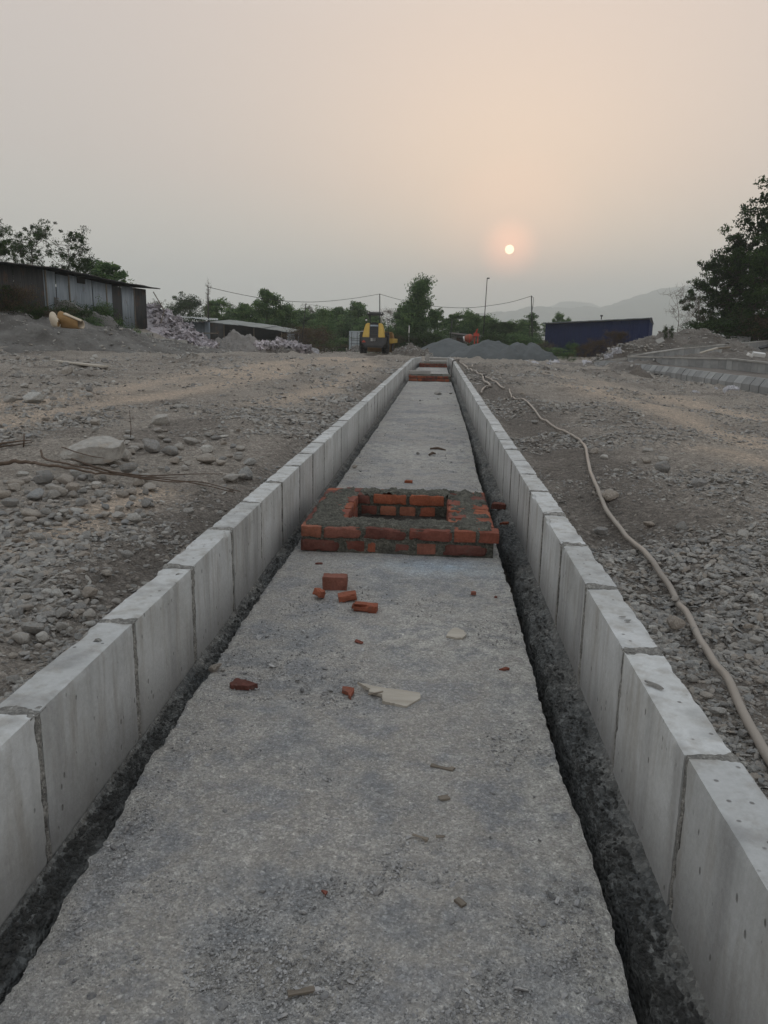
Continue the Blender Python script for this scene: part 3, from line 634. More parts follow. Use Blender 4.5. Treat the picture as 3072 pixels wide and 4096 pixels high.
# ------------------------------------------------------------------ stones
def ico(sub):
    bm = bmesh.new(); bmesh.ops.create_icosphere(bm, subdivisions=sub, radius=1)
    V = np.array([v.co[:] for v in bm.verts]); Fc = np.array([[v.index for v in f.verts] for f in bm.faces]); bm.free(); return V, Fc
ICO = {s: ico(s) for s in (2, 3, 4, 5)}
def stone_mesh(seed, sub=3, angular=.5, flat=.6, name='stone', mat=None, long=1.0):
    g = np.random.default_rng(seed); V, Fc = ICO[sub]; r = np.ones(len(V))
    for k in range(int(8+angular*6)):
        n = g.normal(size=3); n /= np.linalg.norm(n); h = g.uniform(.50, .88); d = V@n
        r = np.minimum(r, np.where(d > .05, h/np.maximum(d, .05), 9))
    soft = 1-angular*.85
    rr = r*(1-soft*.35)+soft*.35*np.mean(r)
    P = V*rr[:, None]; P = P*(1+.06*fbm(V[:, 0]*1.6+seed, V[:, 1]*1.6, V[:, 2]*1.6, 2, seed)[:, None]+.022*fbm(V[:, 0]*6+seed, V[:, 1]*6, V[:, 2]*6, 3, seed)[:, None])
    P[:, 2] *= flat; P[:, 1] *= g.uniform(.52, .9); P[:, 0] *= long
    P = P/np.abs(P[:, 0]).max()
    return mesh_np(name, P, Fc, mat or MST, angular < .95, sharp=22 if angular > .4 else 0)
stones3 = [stone_mesh(100+i, 3, [.4, .7, .85, .95][i % 4], [.5, .66, .78, .6][i % 4]) for i in range(14)]
stones2 = [stone_mesh(200+i, 2, [.6, .8, .96, 1.][i % 4], [.26, .42, .55, .32][i % 4]) for i in range(12)]
MZ = {}
def regz(me):
    v = np.empty(len(me.vertices)*3, np.float32); me.vertices.foreach_get('co', v); MZ[me.name] = float(-v[2::3].min())
for _m in stones3+stones2: regz(_m)
PLACED = []
def put_stone(px, py, wpx, label=None, group=None, hr=None, me=None, rot=None, sink=.18, z=None, sub=None, cat='stone', name='stone'):
    p = gpick(px, py) if z is None else atz(px, py, z); d = (p-Vector((0, 0, CAMH))).dot(fw); r = wpx/F_*d/2
    me = me or stones3[rnd.randrange(14)]
    o = link(name, me); k = me.vertices
    o.scale = (r, r*rnd.uniform(.8, 1.1), r*(hr or rnd.uniform(.8, 1.15)))
    o.rotation_euler = rot or (rnd.uniform(-.2, .2), rnd.uniform(-.2, .2), rnd.uniform(-.5, .5)+(math.pi if rnd.random() < .5 else 0))
    hz_ = max(abs(v[2]) for v in me.vertices[0:0]) if False else MZ.get(me.name, .5); zz = p.z if z is not None else float(base_z(p.x, p.y+r*.5))*.3+.7*p.z; o.location = (p.x, p.y+r*.5, zz+hz_*o.scale[2]*(1-sink)); PLACED.append((p.x, p.y+r*.5, r))
    tag(o, label, cat, group); return o
# the boulder and the named stones round it
boul = stone_mesh(555, 5, .55, .50)
_v = np.empty(len(boul.vertices)*3, np.float32); boul.vertices.foreach_get('co', _v); _v = _v.reshape(-1, 3); _v[:, 2] *= (.72+.42*_v[:, 0]); _v[:, 2] += .10*_v[:, 0]; _v[:, 2] *= (1+.12*np.sin(_v[:, 0]*5+1)); _v[:, 2] *= 1.2; _v *= (1+.045*fbm(_v[:, 0]*4, _v[:, 1]*4, _v[:, 2]*4, 4, 77))[:, None]; boul.vertices.foreach_set('co', _v.ravel()); boul.update(); regz(boul)
o = put_stone(332, 1872, 276, 'largest boulder, long pale wedge shaped rock with dry sticks in front of it', hr=1.0, me=boul, rot=(.10, .04, .10), sink=.22, cat='boulder', name='boulder')
def zc(x, y): return x*.6028, 1650+y*.6028
big = [((835, 385), 86, 'brown angular rock touching the right end of the largest boulder'), ((828, 300), 70, 'rounded grey rock behind the right end of the largest boulder'),
 ((885, 228), 84, 'pale slab-like rock at the top of the heap behind the largest boulder'), ((875, 248), 54, 'small blocky rock leaning on the pale slab-like rock at the top of the heap'),
 ((783, 258), 62, 'grey rock on the left shoulder of the heap behind the largest boulder'), ((1008, 252), 74, 'pale cracked rock right of the heap top, tilted to the left'),
 ((1120, 266), 74, 'long flat brown rock right of the pale cracked rock'), ((1247, 195), 72, 'pale beige rock standing apart behind the row of heap rocks'), ((1186, 240), 44, 'rounded rock between the long flat rock and the pale beige one'),
 ((1370, 255), 60, 'low buff rock half buried toward the kerb side of the heap'), ((1365, 318), 90, 'low wide buff rock half buried in gravel right of the heap'),
 ((1523, 450), 80, 'brown rock with dark hollow beneath, left of the two by the kerb'), ((1600, 440), 50, 'upright rounded stone between the brown rock and the kerb'), ((1625, 430), 66, 'long tilted stone leaning towards the left kerb'),
 ((372, 540), 90, 'dark pyramid shaped rock below the largest boulder'), ((465, 512), 56, 'grey three sided rock right of the dark pyramid rock'), ((225, 560), 74, 'grey tilted rock left of the dark pyramid rock'),
 ((265, 452), 92, 'rounded dark rock under the stick left of the largest boulder'), ((75, 475), 84, 'dark rock under the thick stick near the left edge'), ((60, 605), 78, 'round rock low at the left edge of the picture'), ((15, 560), 70, 'rock cut by the left edge of the picture, above the round one'),
 ((550, 525), 40, 'small blocky stone in front of the sticks'), ((650, 552), 52, 'pale box shaped stone in front of the sticks'), ((1250, 678), 52, 'buff drop shaped stone alone on gravel above the kerb'),
 ((1047, 62), 80, 'pale whitish boulder standing alone on the dusty track side'), ((620, 80), 42, 'upright brown split stone left of the pale whitish boulder'), ((492, 45), 42, 'pale angular stone far left of the whitish boulder'),
 ((190, 690), 84, 'flat pale stone low in the left rubble'), ((305, 680), 60, 'oval stone beside the flat pale one low in the left rubble'), ((410, 672), 46, 'round grey stone at the right end of the left rubble'), ((500, 655), 66, 'flat grey stone right of the round one in the left rubble'),
 ((180, 725), 64, 'dark flat stone just below the flat pale stone in the left rubble'), ((245, 845), 60, 'buff flat stone alone below the left rubble'), ((880, 815), 34, 'small cube shaped stone on open gravel left of the kerb'), ((1090, 830), 36, 'squarish grey stone just left of the kerb edge'), ((985, 895), 54, 'pale pointed stone on gravel left of the kerb'),
 ((830, 960), 62, 'broad pale stone low on gravel left of the kerb')]
for (x, y), w, lab in big:
    a, b2 = zc(x, y); put_stone(a, b2+w*.18, w, lab)
for px, py, w, lab in [(127, 1612, 82, 'large tan rock with a shadowed underside on the dusty track'), (34, 1610, 50, 'smaller tan rock left of the one on the dusty track'), (264, 1496, 44, 'pale round stone just under the fallen board'),
 (353, 2400, 66, 'brown oval cobble on top of the lower left stones'), (303, 2392, 52, 'grey flat cobble beside the brown oval one'), (245, 2475, 60, 'pale long cobble in the lower left stones'), (239, 2540, 66, 'dark grey cobble close to the left kerb'), (97, 2446, 68, 'grey cobble at the upper end of the lower left stones'),
 (124, 2542, 92, 'reddish flat stone in the lower left stones'), (76, 2580, 78, 'pale flat stone below the reddish one'), (53, 2738, 52, 'lone oval stone in the bottom left corner before the kerb'), (593, 2185, 52, 'grey stone with flat top on gravel beside the left kerb')]:
    put_stone(px, py, w, lab)
def zr(x, y): return 2000+x*.64617, 1500+y*.64617
for (x, y), w, lab in [((1008, 588), 66, 'dark blocky rock standing out on the right gravel'), ((678, 768), 78, 'pale broad rock right beside the hose'), ((588, 478), 44, 'dark stone right of the hose bend'), ((920, 470), 44, 'brown lump on the dirt ridge right of the hose'),
 ((1560, 775), 56, 'dark rock near the right edge of the picture'), ((1615, 845), 62, 'flat dark rock cut by the right edge of the picture'), ((1512, 985), 54, 'dark wedge stone on the right gravel below the edge rocks'), ((1258, 1030), 60, 'dark flat angular stone on the right gravel'),
 ((620, 1015), 58, 'dark squarish stone between kerb and hose'), ((928, 935), 56, 'pale flat stone just right of the hose'), ((1085, 1600), 84, 'flat grey angular slab stone between kerb and hose'), ((1190, 1905), 56, 'round brown stone between kerb and hose, low down'),
 ((1280, 2005), 56, 'brown jagged stone right below the round brown one'), ((1352, 2110), 72, 'large jagged stone touching the right kerb, low down'), ((213, 300), 32, 'pale stone left of the hose near its far bend'), ((1240, 680), 60, 'thin flat pale stone on the right track'), ((1130, 955), 52, 'grey round stone right of the hose middle'), ((1330, 1610), 40, 'grey stone right of the hose near its thick end'), ((1535, 1600), 48, 'upright pale stone among the right pebbles')]:
    a, b2 = zr(x, y); put_stone(a, b2+w*.12, w, lab)
# stones lying on the slab
for px, py, w, lab in [(1753, 1580, 36, 'dark rounded rock lying far down the slab'), (1803, 1577, 14, 'small dark stone right of the rounded rock far down the slab'), (1670, 1819, 16, 'small white round pebble on the slab behind the near chamber'), (1418, 1873, 22, 'dark pointed stone at the left slab edge behind the near chamber'),
 (1752, 1598, 12, 'tiny dark chip just in front of the rounded rock far down the slab')]:
    put_stone(px, py, w, lab, z=0, sink=.05)
o = put_stone(854, 2690, 64, 'pale broken stone wedged at the left slab edge, left of the red brick chip', z=0, hr=1.0, me=stones3[3], sink=.0, rot=(.5, -.2, .4))
put_stone(892, 2686, 20, 'tiny pale chip touching the pale broken stone at the slab edge', z=0)

# anonymous larger stones, one object each, in the zones where the photograph has them
def scatter(n, box, wr, label, group, dens=None):
    k = 0; tries = 0
    while k < n and tries < n*30:
        tries += 1
        px, py = rnd.uniform(box[0], box[2]), rnd.uniform(box[1], box[3])
        p = gpick(px, py)
        if -.98 < p.x < .68: continue
        w = wr[0]*(wr[1]/wr[0])**(rnd.random()**1.8); r = w/F_*p.y/2
        if any((p.x-a)**2+(p.y-b)**2 < (.8*(r+c))**2 for a, b, c in PLACED): continue
        put_stone(px, py, w, label, group); k += 1
scatter(80, (0, 1905, 620, 2110), (30, 74), 'grey river stone among the rubble below the largest boulder', 'stones below the largest boulder')
scatter(40, (330, 1730, 1000, 1900), (28, 62), 'stone in the loose heap running right from the largest boulder', 'stones right of the largest boulder')
scatter(34, (0, 2360, 420, 2640), (30, 70), 'flat cobble in the lower left patch of stones', 'cobbles in the lower left patch')
scatter(44, (0, 1425, 420, 1590), (14, 42), 'grey cobble below the fallen board on the left', 'cobbles below the fallen board')
scatter(22, (300, 2080, 900, 2500), (22, 48), 'grey pebble loose on the gravel beside the left kerb', 'pebbles beside the left kerb')
scatter(22, (2400, 1800, 3072, 2250), (20, 52), 'dark stone loose on the right gravel beyond the hose', 'stones on the right gravel')
scatter(30, (2600, 2350, 3072, 3050), (30, 66), 'stone beside the thick near end of the hose', 'stones beside the near hose')
scatter(14, (2050, 1520, 2500, 1800), (10, 24), 'small clod on the dirt ridge right of the far hose', 'clods on the right dirt ridge')

def ordinal(n):
    a = ['zeroth', 'first', 'second', 'third', 'fourth', 'fifth', 'sixth', 'seventh', 'eighth', 'ninth', 'tenth', 'eleventh', 'twelfth', 'thirteenth', 'fourteenth', 'fifteenth', 'sixteenth', 'seventeenth', 'eighteenth', 'nineteenth']
    if n < 20: return a[n]
    t = ['', '', 'twent', 'thirt', 'fort', 'fift', 'sixt', 'sevent', 'eight', 'ninet'][n//10]
    return t+('ieth' if n % 10 == 0 else 'y-'+a[n % 10])
_groups = {}
for o in bpy.data.objects:
    if o.get('group') and str(o.name).startswith('stone'): _groups.setdefault(o['group'], []).append(o)
for gname, os_ in _groups.items():   # told apart by their place in the row, counted from the left of the picture
    os_.sort(key=lambda o: o.location.x/max(o.location.y, .1)); half = len(os_)//2
    for i, o in enumerate(os_):
        side, n = ('left', i+1) if i < half else ('right', len(os_)-i)
        short = o['label'].split(' ')[:2]
        o['label'] = (' '.join(short)+', '+('leftmost' if n == 1 and side == 'left' else 'rightmost' if n == 1 else ordinal(n)+' from the '+side)+' of the '+gname)

# uncountable gravel: instanced pebbles
src_col = bpy.data.collections.new('pebble_shapes')
for i, me in enumerate(stones2):
    oo = bpy.data.objects.new('pebble_shape', me); src_col.objects.link(oo)
def gravel(name, P, Sc, Rt, mat=None, col=None):
    col = col or src_col
    me = bpy.data.meshes.new(name); me.vertices.add(len(P)); me.vertices.foreach_set('co', np.asarray(P, np.float32).ravel())
    a = me.attributes.new('rot', 'FLOAT_VECTOR', 'POINT'); a.data.foreach_set('vector', np.asarray(Rt, np.float32).ravel())
    a = me.attributes.new('scl', 'FLOAT_VECTOR', 'POINT'); a.data.foreach_set('vector', np.asarray(Sc, np.float32).ravel())
    o = link(name, me); stuff(o)
    g = bpy.data.node_groups.new(name, 'GeometryNodeTree'); g.interface.new_socket('Geometry', in_out='INPUT', socket_type='NodeSocketGeometry'); g.interface.new_socket('Geometry', in_out='OUTPUT', socket_type='NodeSocketGeometry')
    gi = g.nodes.new('NodeGroupInput'); go = g.nodes.new('NodeGroupOutput'); ip = g.nodes.new('GeometryNodeInstanceOnPoints'); ci = g.nodes.new('GeometryNodeCollectionInfo')
    ci.inputs[0].default_value = col; ci.inputs['Separate Children'].default_value = True; ci.inputs['Reset Children'].default_value = True
    ip.inputs['Pick Instance'].default_value = True; rv = g.nodes.new('FunctionNodeRandomValue'); rv.data_type = 'INT'; rv.inputs[4].default_value = 0; rv.inputs[5].default_value = 11
    def na(nm):
        n = g.nodes.new('GeometryNodeInputNamedAttribute'); n.data_type = 'FLOAT_VECTOR'; n.inputs[0].default_value = nm; return n.outputs[0]
    g.links.new(gi.outputs[0], ip.inputs['Points']); g.links.new(ci.outputs[0], ip.inputs['Instance']); g.links.new(rv.outputs[2], ip.inputs['Instance Index'])
    g.links.new(na('rot'), ip.inputs['Rotation']); g.links.new(na('scl'), ip.inputs['Scale']); g.links.new(ip.outputs[0], go.inputs[0])
    md = o.modifiers.new('pebbles', 'NODES'); md.node_group = g; return o
def samp(n, x0, x1, y0, y1, ypow=2.0):
    """denser near the camera"""
    t = rng.random(n); a, b = y0**(1-ypow), y1**(1-ypow); Y = (a+(b-a)*t)**(1/(1-ypow)); X = x0+(x1-x0)*rng.random(n); return X, Y
def mk(X, Y, Z, s, flat=(.7, 1.1), tilt=.35):
    n = len(X); Sc = np.stack([s, s*rng.uniform(.75, 1.1, n), s*rng.uniform(*flat, n)], -1)
    Rt = np.stack([rng.normal(0, tilt, n), rng.normal(0, tilt, n), rng.uniform(0, 6.28, n)], -1); return np.stack([X, Y, Z], -1), Sc, Rt
def field(name, n, x0f, x1f, y0, y1, smin, smax, ypow, clump, dusty=.82):
    X, Y = samp(n, 0, 1, y0, y1, ypow); lo, hi = x0f(Y), x1f(Y); X = lo+(hi-lo)*X
    cl = fbm(X*1.1, Y*1.1, None, 3, clump); keep = rng.random(n) < np.clip(.62+1.0*cl, .12, 1)*(1-dusty*dust_at(X, Y))
    X, Y = X[keep], Y[keep]; k = len(X)
    s = smin*(smax/smin)**(rng.random(k)**1.9)*(1+.09*np.clip(Y-3, 0, 30)); s *= np.clip(1+.6*fbm(X*1.1, Y*1.1, None, 3, clump), .5, 1.6)
    Z = gz(X, Y)+s*.12; P, Sc, Rt = mk(X, Y, Z, s); gravel(name, P, Sc, Rt)
field('gravel_left', 185000, lambda y: np.maximum(-1.0-.66*y-.6, -17), lambda y: 0*y-.93, 1.2, 27, .0035, .024, 1.4, 91)
field('gravel_right', 150000, lambda y: 0*y+.63, lambda y: np.minimum(.75+.52*y+.5, 7.1), 1.2, 26, .003, .017, 1.4, 92)
def slab_grit():
    n = 95000; X, Y = samp(n, -.69, .35, .75, 19, 1.9); cl = fbm(X*2.6, Y*1.8, None, 4, 93); keep = (rng.random(n) < np.clip(.30+1.5*cl, .04, 1)) & ~((Y > 3.78) & (Y < 4.87)) & ~((Y > 3.35) & (Y < 3.78) & (rng.random(n) < .75)); X, Y = X[keep], Y[keep]; k = len(X)
    s = .0010*(.0048/.0010)**(rng.random(k)**2.6)*(1+.08*np.clip(Y-1.5, 0, 20)); s = np.where(rng.random(k) < .018, s*rng.uniform(1.6, 3.2, k), s); P, Sc, Rt = mk(X, Y, s*.2, s)
    col = bpy.data.collections.new('grit_shapes')
    for i in range(12): col.objects.link(bpy.data.objects.new('grit_shape', stone_mesh(430+i, 2, .9, [.3, .5, .65][i % 3], 'grit', M_GRIT)))
    gravel('slab_grit', P, Sc, Rt, col=col)
slab_grit()
def haunch_crumbs():
    Ps = []
    for a, b2 in ((.42, .505), (-.80, -.74)):
        n = 5200; X, Y = samp(n, a, b2, .8, 12, 1.6); s = .0016*(.0075/.0016)**(rng.random(n)**2.4); Ps.append(mk(X, Y, np.full(n, -.037)+s*.2, s))
    P, Sc, Rt = [np.concatenate([q[i] for q in Ps]) for i in range(3)]
    col = bpy.data.collections.new('crumb_shapes')
    for i in range(12): col.objects.link(bpy.data.objects.new('crumb_shape', stone_mesh(400+i, 2, .5, .7, 'crumb', M_WET)))
    gravel('cement_crumbs', P, Sc, Rt, col=col)
haunch_crumbs()

# ------------------------------------------------------------------ hose, sticks, chips, boards
def gpt(px, py, dz=0.0):
    p = gpick(px, py); return Vector((p.x, p.y, p.z+dz))
def catmull(P, n=8):
    P = [Vector(p) for p in P]; P = [P[0]*2-P[1]]+P+[P[-1]*2-P[-2]]; out = []
    for i in range(1, len(P)-2):
        for k in range(n):
            t = k/n; a, b, c, d = P[i-1:i+3]; out.append(.5*((2*b)+(-a+c)*t+(2*a-5*b+4*c-d)*t*t+(-a+3*b-3*c+d)*t**3))
    out.append(P[-2]); return out
def hose(pix, r, label, mat=M_PIPE, group='beige hoses right of the kerb', zoff=0, n=10):
    P = catmull([gpt(a, b, r*1.02+zoff) for a, b in pix], 8)
    P = [Vector((p.x, p.y, max(float(gz(p.x+a*.03, p.y+b*.05)) for a in (-1, 0, 1) for b in (-1, 0, 1))+r*.95)) for p in P]
    for _ in range(2): P = [P[0]]+[(P[i-1]+P[i]*2+P[i+1])/4 for i in range(1, len(P)-1)]+[P[-1]]
    mb = MB(); mb.tube(P, r, n); o = mb.obj('hose', mat, None, True); tag(o, label, 'hose', group); return o
HP = [(3200, 3230), (3060, 3035), (2960, 2860), (2860, 2690), (2770, 2520), (2690, 2400), (2600, 2270), (2530, 2190), (2460, 2105), (2405, 2010), (2372, 1930), (2352, 1850), (2338, 1790), (2310, 1765), (2258, 1730), (2190, 1690), (2140, 1650), (2105, 1610), (2085, 1600), (2060, 1604), (2045, 1594), (2038, 1563)]
hose(HP, .0108, 'long beige hose snaking over the right gravel to the lower right corner', n=14)
hose([(2016, 1561), (2000, 1548), (1985, 1532), (1965, 1521), (1950, 1515), (1938, 1509)], .016, 'beige hose arching between the dirt and the tied joint of the far hoses')
hose([(1961, 1553), (1945, 1538), (1932, 1524), (1932, 1512), (1925, 1502), (1905, 1492), (1885, 1484), (1860, 1465), (1840, 1450), (1822, 1437), (1810, 1424)], .018, 'longest far beige hose, running on beside the right kerb to its end')
hose([(1923, 1582), (1928, 1565), (1940, 1556), (1957, 1553)], .014, 'short bent beige hose end beside the kerb')
hose([(1936, 1508), (1922, 1498), (1905, 1492)], .012, 'thin beige hose alongside the longest far hose')
hose([(1866, 1474), (1858, 1466), (1855, 1463)], .016, 'short straight white pipe piece between kerb and far hose')
hose([(1878, 1470), (1888, 1468), (1889, 1461)], .014, 'small L shaped white pipe piece beyond the far hose')
mb = MB(); mb.tube([Vector(gpt(1936, 1511, .01)), Vector(gpt(1934, 1509, .05)), Vector(gpt(1938, 1509, .03))], .02, 8); tag(mb.obj('hose_tie', M_CABLE, None, True), 'black tie holding the far beige hoses together', 'tie')
# black hose draped over the right kerb end
y0 = 24.6; mb = MB()
mb.tube(catmull([(.42, 22.2, .0), (.44, 23.0, .05), (.47, 23.9, .22), (.50, 24.4, .35), (.60, 25.2, .37), (.70, 26.4, .34), (.80, 27.6, .30)], 6), .022, 8)
tag(mb.obj('hose', M_CABLE, None, True), 'black hose draped over the right kerb near its far end', 'hose')

def stick(pix, r, label, group='dry sticks in the rubble', lift=.03, mat=M_TWIG):
    P = catmull([gpt(a, b, lift if not isinstance(lift, (list, tuple)) else lift[i]) for i, (a, b) in enumerate(pix)], 5); n = len(P)
    P = [p+Vector((rnd.gauss(0, r*.15), 0, rnd.gauss(0, r*.2))) for p in P]
    mb = MB(); mb.tube(P, [r*(1-.75*i/n)+.0008 for i in range(n)], 6); o = mb.obj('stick', mat, None, True); tag(o, label, 'stick', group); return o
def zc(x, y): return x*.6028, 1650+y*.6028
stick([zc(*q) for q in [(0, 408), (110, 392), (220, 398), (330, 420), (480, 440), (640, 470), (800, 485)]], .0125, 'thickest dry branch lying from the left edge in front of the largest boulder', lift=.06)
stick([zc(*q) for q in [(275, 300), (300, 358), (420, 388), (600, 430), (780, 470), (1000, 490), (1250, 520), (1560, 590)]], .007, 'long dry stick running from the largest boulder to the left kerb', lift=.05)
stick([zc(*q) for q in [(560, 395), (700, 440), (900, 490), (1150, 518), (1330, 520), (1600, 585)]], .005, 'thin stick touching the left kerb with its far tip', lift=.05)
stick([zc(*q) for q in [(700, 455), (900, 475), (1100, 472), (1300, 462), (1480, 462)]], .004, 'thin straight twig ending above the other stick tips', lift=.05)
stick([zc(*q) for q in [(480, 380), (640, 440), (780, 480), (1000, 508), (1180, 516)]], .005, 'curved twig in the middle of the stick bundle', lift=.07)
stick([zc(*q) for q in [(420, 350), (560, 410), (700, 440)]], .004, 'short crooked twig against the front face of the largest boulder', lift=.12)
stick([zc(*q) for q in [(0, 238), (100, 222), (215, 208)]], .008, 'pair of dark sticks at the left edge, far one', lift=.03)
stick([zc(*q) for q in [(0, 245), (110, 232), (210, 216)]], .006, 'thinner stick of the pair at the left edge', lift=.02)
p = gpt(*zc(866, 185)); mb = MB(); mb.tube([p, p+Vector((.01, 0, .10)), p+Vector((.004, 0, .24))], [.004, .003, .002], 6); tag(mb.obj('stick', M_TWIG, None, True), 'upright thin stick rising behind the largest boulder', 'stick')
p = gpt(*zc(155, 232)); mb = MB(); mb.tube([p, p+Vector((.01, 0, .05)), p+Vector((.014, 0, .10))], [.006, .005, .003], 6); tag(mb.obj('stick', M_TWIG, None, True), 'short upright peg by the pair of sticks at the left edge', 'stick')

def brick_bit(px, py, l, w, h, label, rot=(0, 0, 0), seed=0, chip=.02, cat='brick', seg=.012, dz=0, mat=None, z=0.):
    p = atz(px, py, z); o = link('brick_piece', rough_box('brick_piece', l, w, h, .008, mat or MBR, .0018, chip, .0025, 300+seed, 26))
    q = Euler(rot).to_matrix(); lo = min((q @ Vector((a*l/2, b*w/2, c*h/2))).z for a in (-1, 1) for b in (-1, 1) for c in (-1, 1))
    o.location = (p.x, p.y+w*.5, z-lo-.002+dz); o.rotation_euler = rot; tag(o, label, cat); return o
brick_bit(1337, 2362, .108, .062, .062, 'dark maroon half brick standing on the slab before the chamber', (0, 0, .03), 1, .01)
brick_bit(1276, 2400, .05, .04, .03, 'small crumbled red brick piece left below the maroon half brick', (.3, .3, 1.2), 2, .02)
brick_bit(1386, 2410, .078, .045, .028, 'tilted brown red brick fragment between the half brick and the orange one', (.1, -.12, .2), 3, .02)
brick_bit(1458, 2450, .104, .045, .030, 'bright orange red long brick fragment lying on the slab', (.05, .03, -.08), 4, .016)
brick_bit(1435, 2579, .035, .02, .012, 'small dark red brick chip in the middle of the slab', (.1, .2, -.4), 5, .01, seg=.008)
def shard(px, py, outline, th, mat, label, name, cat, rz=0, tilt=(0, 0), z=0.):
    """flat broken piece with thickness; outline in metres round its centre"""
    bm = bmesh.new(); n = len(outline); pts = []
    for i in range(n):
        a = Vector((*outline[i], 0)); b = Vector((*outline[(i+1) % n], 0)); m_ = max(1, int((b-a).length/.007))
        for k in range(m_):
            q = a.lerp(b, k/m_); d = (b-a).normalized(); j = rnd.gauss(0, .0011); pts.append(q+Vector((-d.y*j, d.x*j, 0)))
    lo = [bm.verts.new((q.x, q.y, 0)) for q in pts]; hi = [bm.verts.new((q.x*.985, q.y*.985, th+rnd.gauss(0, th*.04))) for q in pts]; m_ = len(pts)
    bm.faces.new(lo[::-1]); bm.faces.new(hi)
    for i in range(m_): bm.faces.new((lo[i], lo[(i+1) % m_], hi[(i+1) % m_], hi[i]))
    me = bpy.data.meshes.new(name); bm.to_mesh(me); bm.free(); me.materials.append(mat)
    p = atz(px, py, z); o = link(name, me, None, (p.x, p.y, z+.001), (tilt[0], tilt[1], rz)); tag(o, label, cat); return o
shard(975, 2752, [(-.045, -.002), (-.03, .03), (.0, .022), (.045, .004), (.018, -.014), (-.035, -.014)], .016, MBR, 'bright orange red pointed brick chip near the left edge of the slab', 'brick_chip', 'brick', .0, (.12, 0))
shard(1396, 2778, [(-.02, .03), (.018, .018), (.012, -.006), (.004, -.034), (-.006, -.004), (-.022, .006)], .012, MBR, 'small orange brick chip left of the broken plywood', 'brick_chip', 'brick', .1, (.1, 0))
shard(2016, 2682, [(-.018, -.008), (.006, .012), (.02, .004), (.004, -.01)], .008, MBR, 'tiny dark red chip by the right edge of the slab', 'brick_chip', 'brick')
shard(1297, 3577, [(-.007, .006), (.008, .002), (.004, -.007)], .005, MBR, 'tiniest dark red chip low in the middle of the slab', 'brick_chip', 'brick')
shard(1894, 2378, [(-.011, -.008), (-.009, .01), (.009, .009), (.011, -.009)], .012, MBR, 'small square pink brick crumb right on the slab before the chamber', 'brick_chip', 'brick')
shard(1982, 2392, [(-.006, -.005), (0, .007), (.008, -.003)], .008, MBR, 'minute brick crumb right of the square pink crumb', 'brick_chip', 'brick')
shard(1276, 2258, [(-.018, -.004), (.004, .012), (.018, .002)], .008, MBR, 'little flat brick flake close to the chamber front', 'brick_chip', 'brick')
shard(1634, 1932, [(-.03, -.006), (-.02, .03), (.03, .026), (.03, -.01)], .018, MBR, 'orange brick chip lying just behind the near chamber', 'brick_chip', 'brick')
shard(1990, 2035, [(-.05, -.02), (-.02, .035), (.045, .04), (.055, -.004)], .035, MBR, 'dark red brick lump fallen beside the chamber in the right cement fillet', 'brick_chip', 'brick', .1, (.1, .1), -.03)
shard(2015, 2097, [(-.03, -.01), (.0, .012), (.035, .012), (.02, -.01)], .012, MBR, 'thin orange brick flake on the right cement fillet before the chamber', 'brick_chip', 'brick', .2, (.1, 0), -.03)
pl = shard(1570, 2800, [(-.118, .082), (-.085, .070), (-.05, .058), (.035, .048), (.085, .038), (.088, .006), (.045, -.052), (-.03, -.028), (-.034, .012), (-.062, .020), (-.078, .026), (-.072, .042), (-.09, .055)], .010, M_PLY, 'pale broken plywood piece with splintered left end on the slab', 'plywood_piece', 'plywood', .02, (.05, .03))
mb = MB()
for k in range(5): mb.box((-.055+k*.004, .012+k*.006, .012-k*.002), (.050-.004*k, .004, .003), (0, 0, .5+.06*k))
mb.obj('splinter', M_WOOD, pl)
shard(1824, 2545, [(-.038, -.02), (-.03, .012), (-.012, .052), (.004, .058), (.03, .034), (.038, .0), (.022, -.03), (.0, -.034)], .009, M_PLY, 'cream leaf shaped chip of board on the right part of the slab', 'board_chip', 'board chip', .0, (.06, 0))
for k, (px, py, l, w, rz, lab) in enumerate([(1768, 3077, .062, .014, -.25, 'long dark wood splinter on the slab, farther of two'), (1776, 3198, .030, .020, .4, 'broken wood chip below the long dark splinter'), (1680, 3355, .040, .010, -.35, 'thin brown bark strip in the lower middle of the slab'),
    (1205, 3975, .048, .012, .35, 'brown wood chip near the bottom of the slab'), (1764, 3353, .026, .011, .1, 'pale wood chip right of the thin bark strip'), (1840, 3618, .022, .014, -.8, 'dark squarish chip in the lower right of the slab'), (1806, 3080, .018, .016, .9, 'curled chip at the right tip of the long dark splinter')]):
    p = atz(px, py, 0); o = link('wood_chip', rough_box('wood_chip', l, w, .006, .006, M_WOOD, .001, .003, .001, 500+k, 60), None, (p.x, p.y, .005), (rnd.uniform(-.1, .1), .05, rz)); tag(o, lab, 'wood chip')
for k, (a, b, lab) in enumerate([((1720, 1795), (1782, 1800), 'dark stick lying across the slab behind the near chamber'), ((1717, 1819), (1742, 1815), 'short pale twig near the dark stick on the slab')]):
    p, q = atz(*a, .01), atz(*b, .01); mb = MB(); mb.tube([p, (p+q)/2+Vector((0, .02, .01)), q], [.010, .014, .007], 6); tag(mb.obj('stick', M_TWIG, None, True), lab, 'stick')
for k, (px, py, lab) in enumerate([(2492, 2470, 'small flat stone on top of the right kerb, farther one'), (2512, 2484, 'small flat stone on top of the right kerb, in front of the farther one'), (2620, 2744, 'dark slate splinter lying on top of the right kerb')]):
    p = atz(px, py, .322); o = link('kerb_top_stone', stones3[k+4]); o.scale = [(.013, .007, .004), (.012, .008, .004), (.028, .008, .005)][k]; o.location = (p.x, p.y, .3245); o.rotation_euler = (0, 0, [0, .2, -.9][k]); tag(o, lab, 'stone')
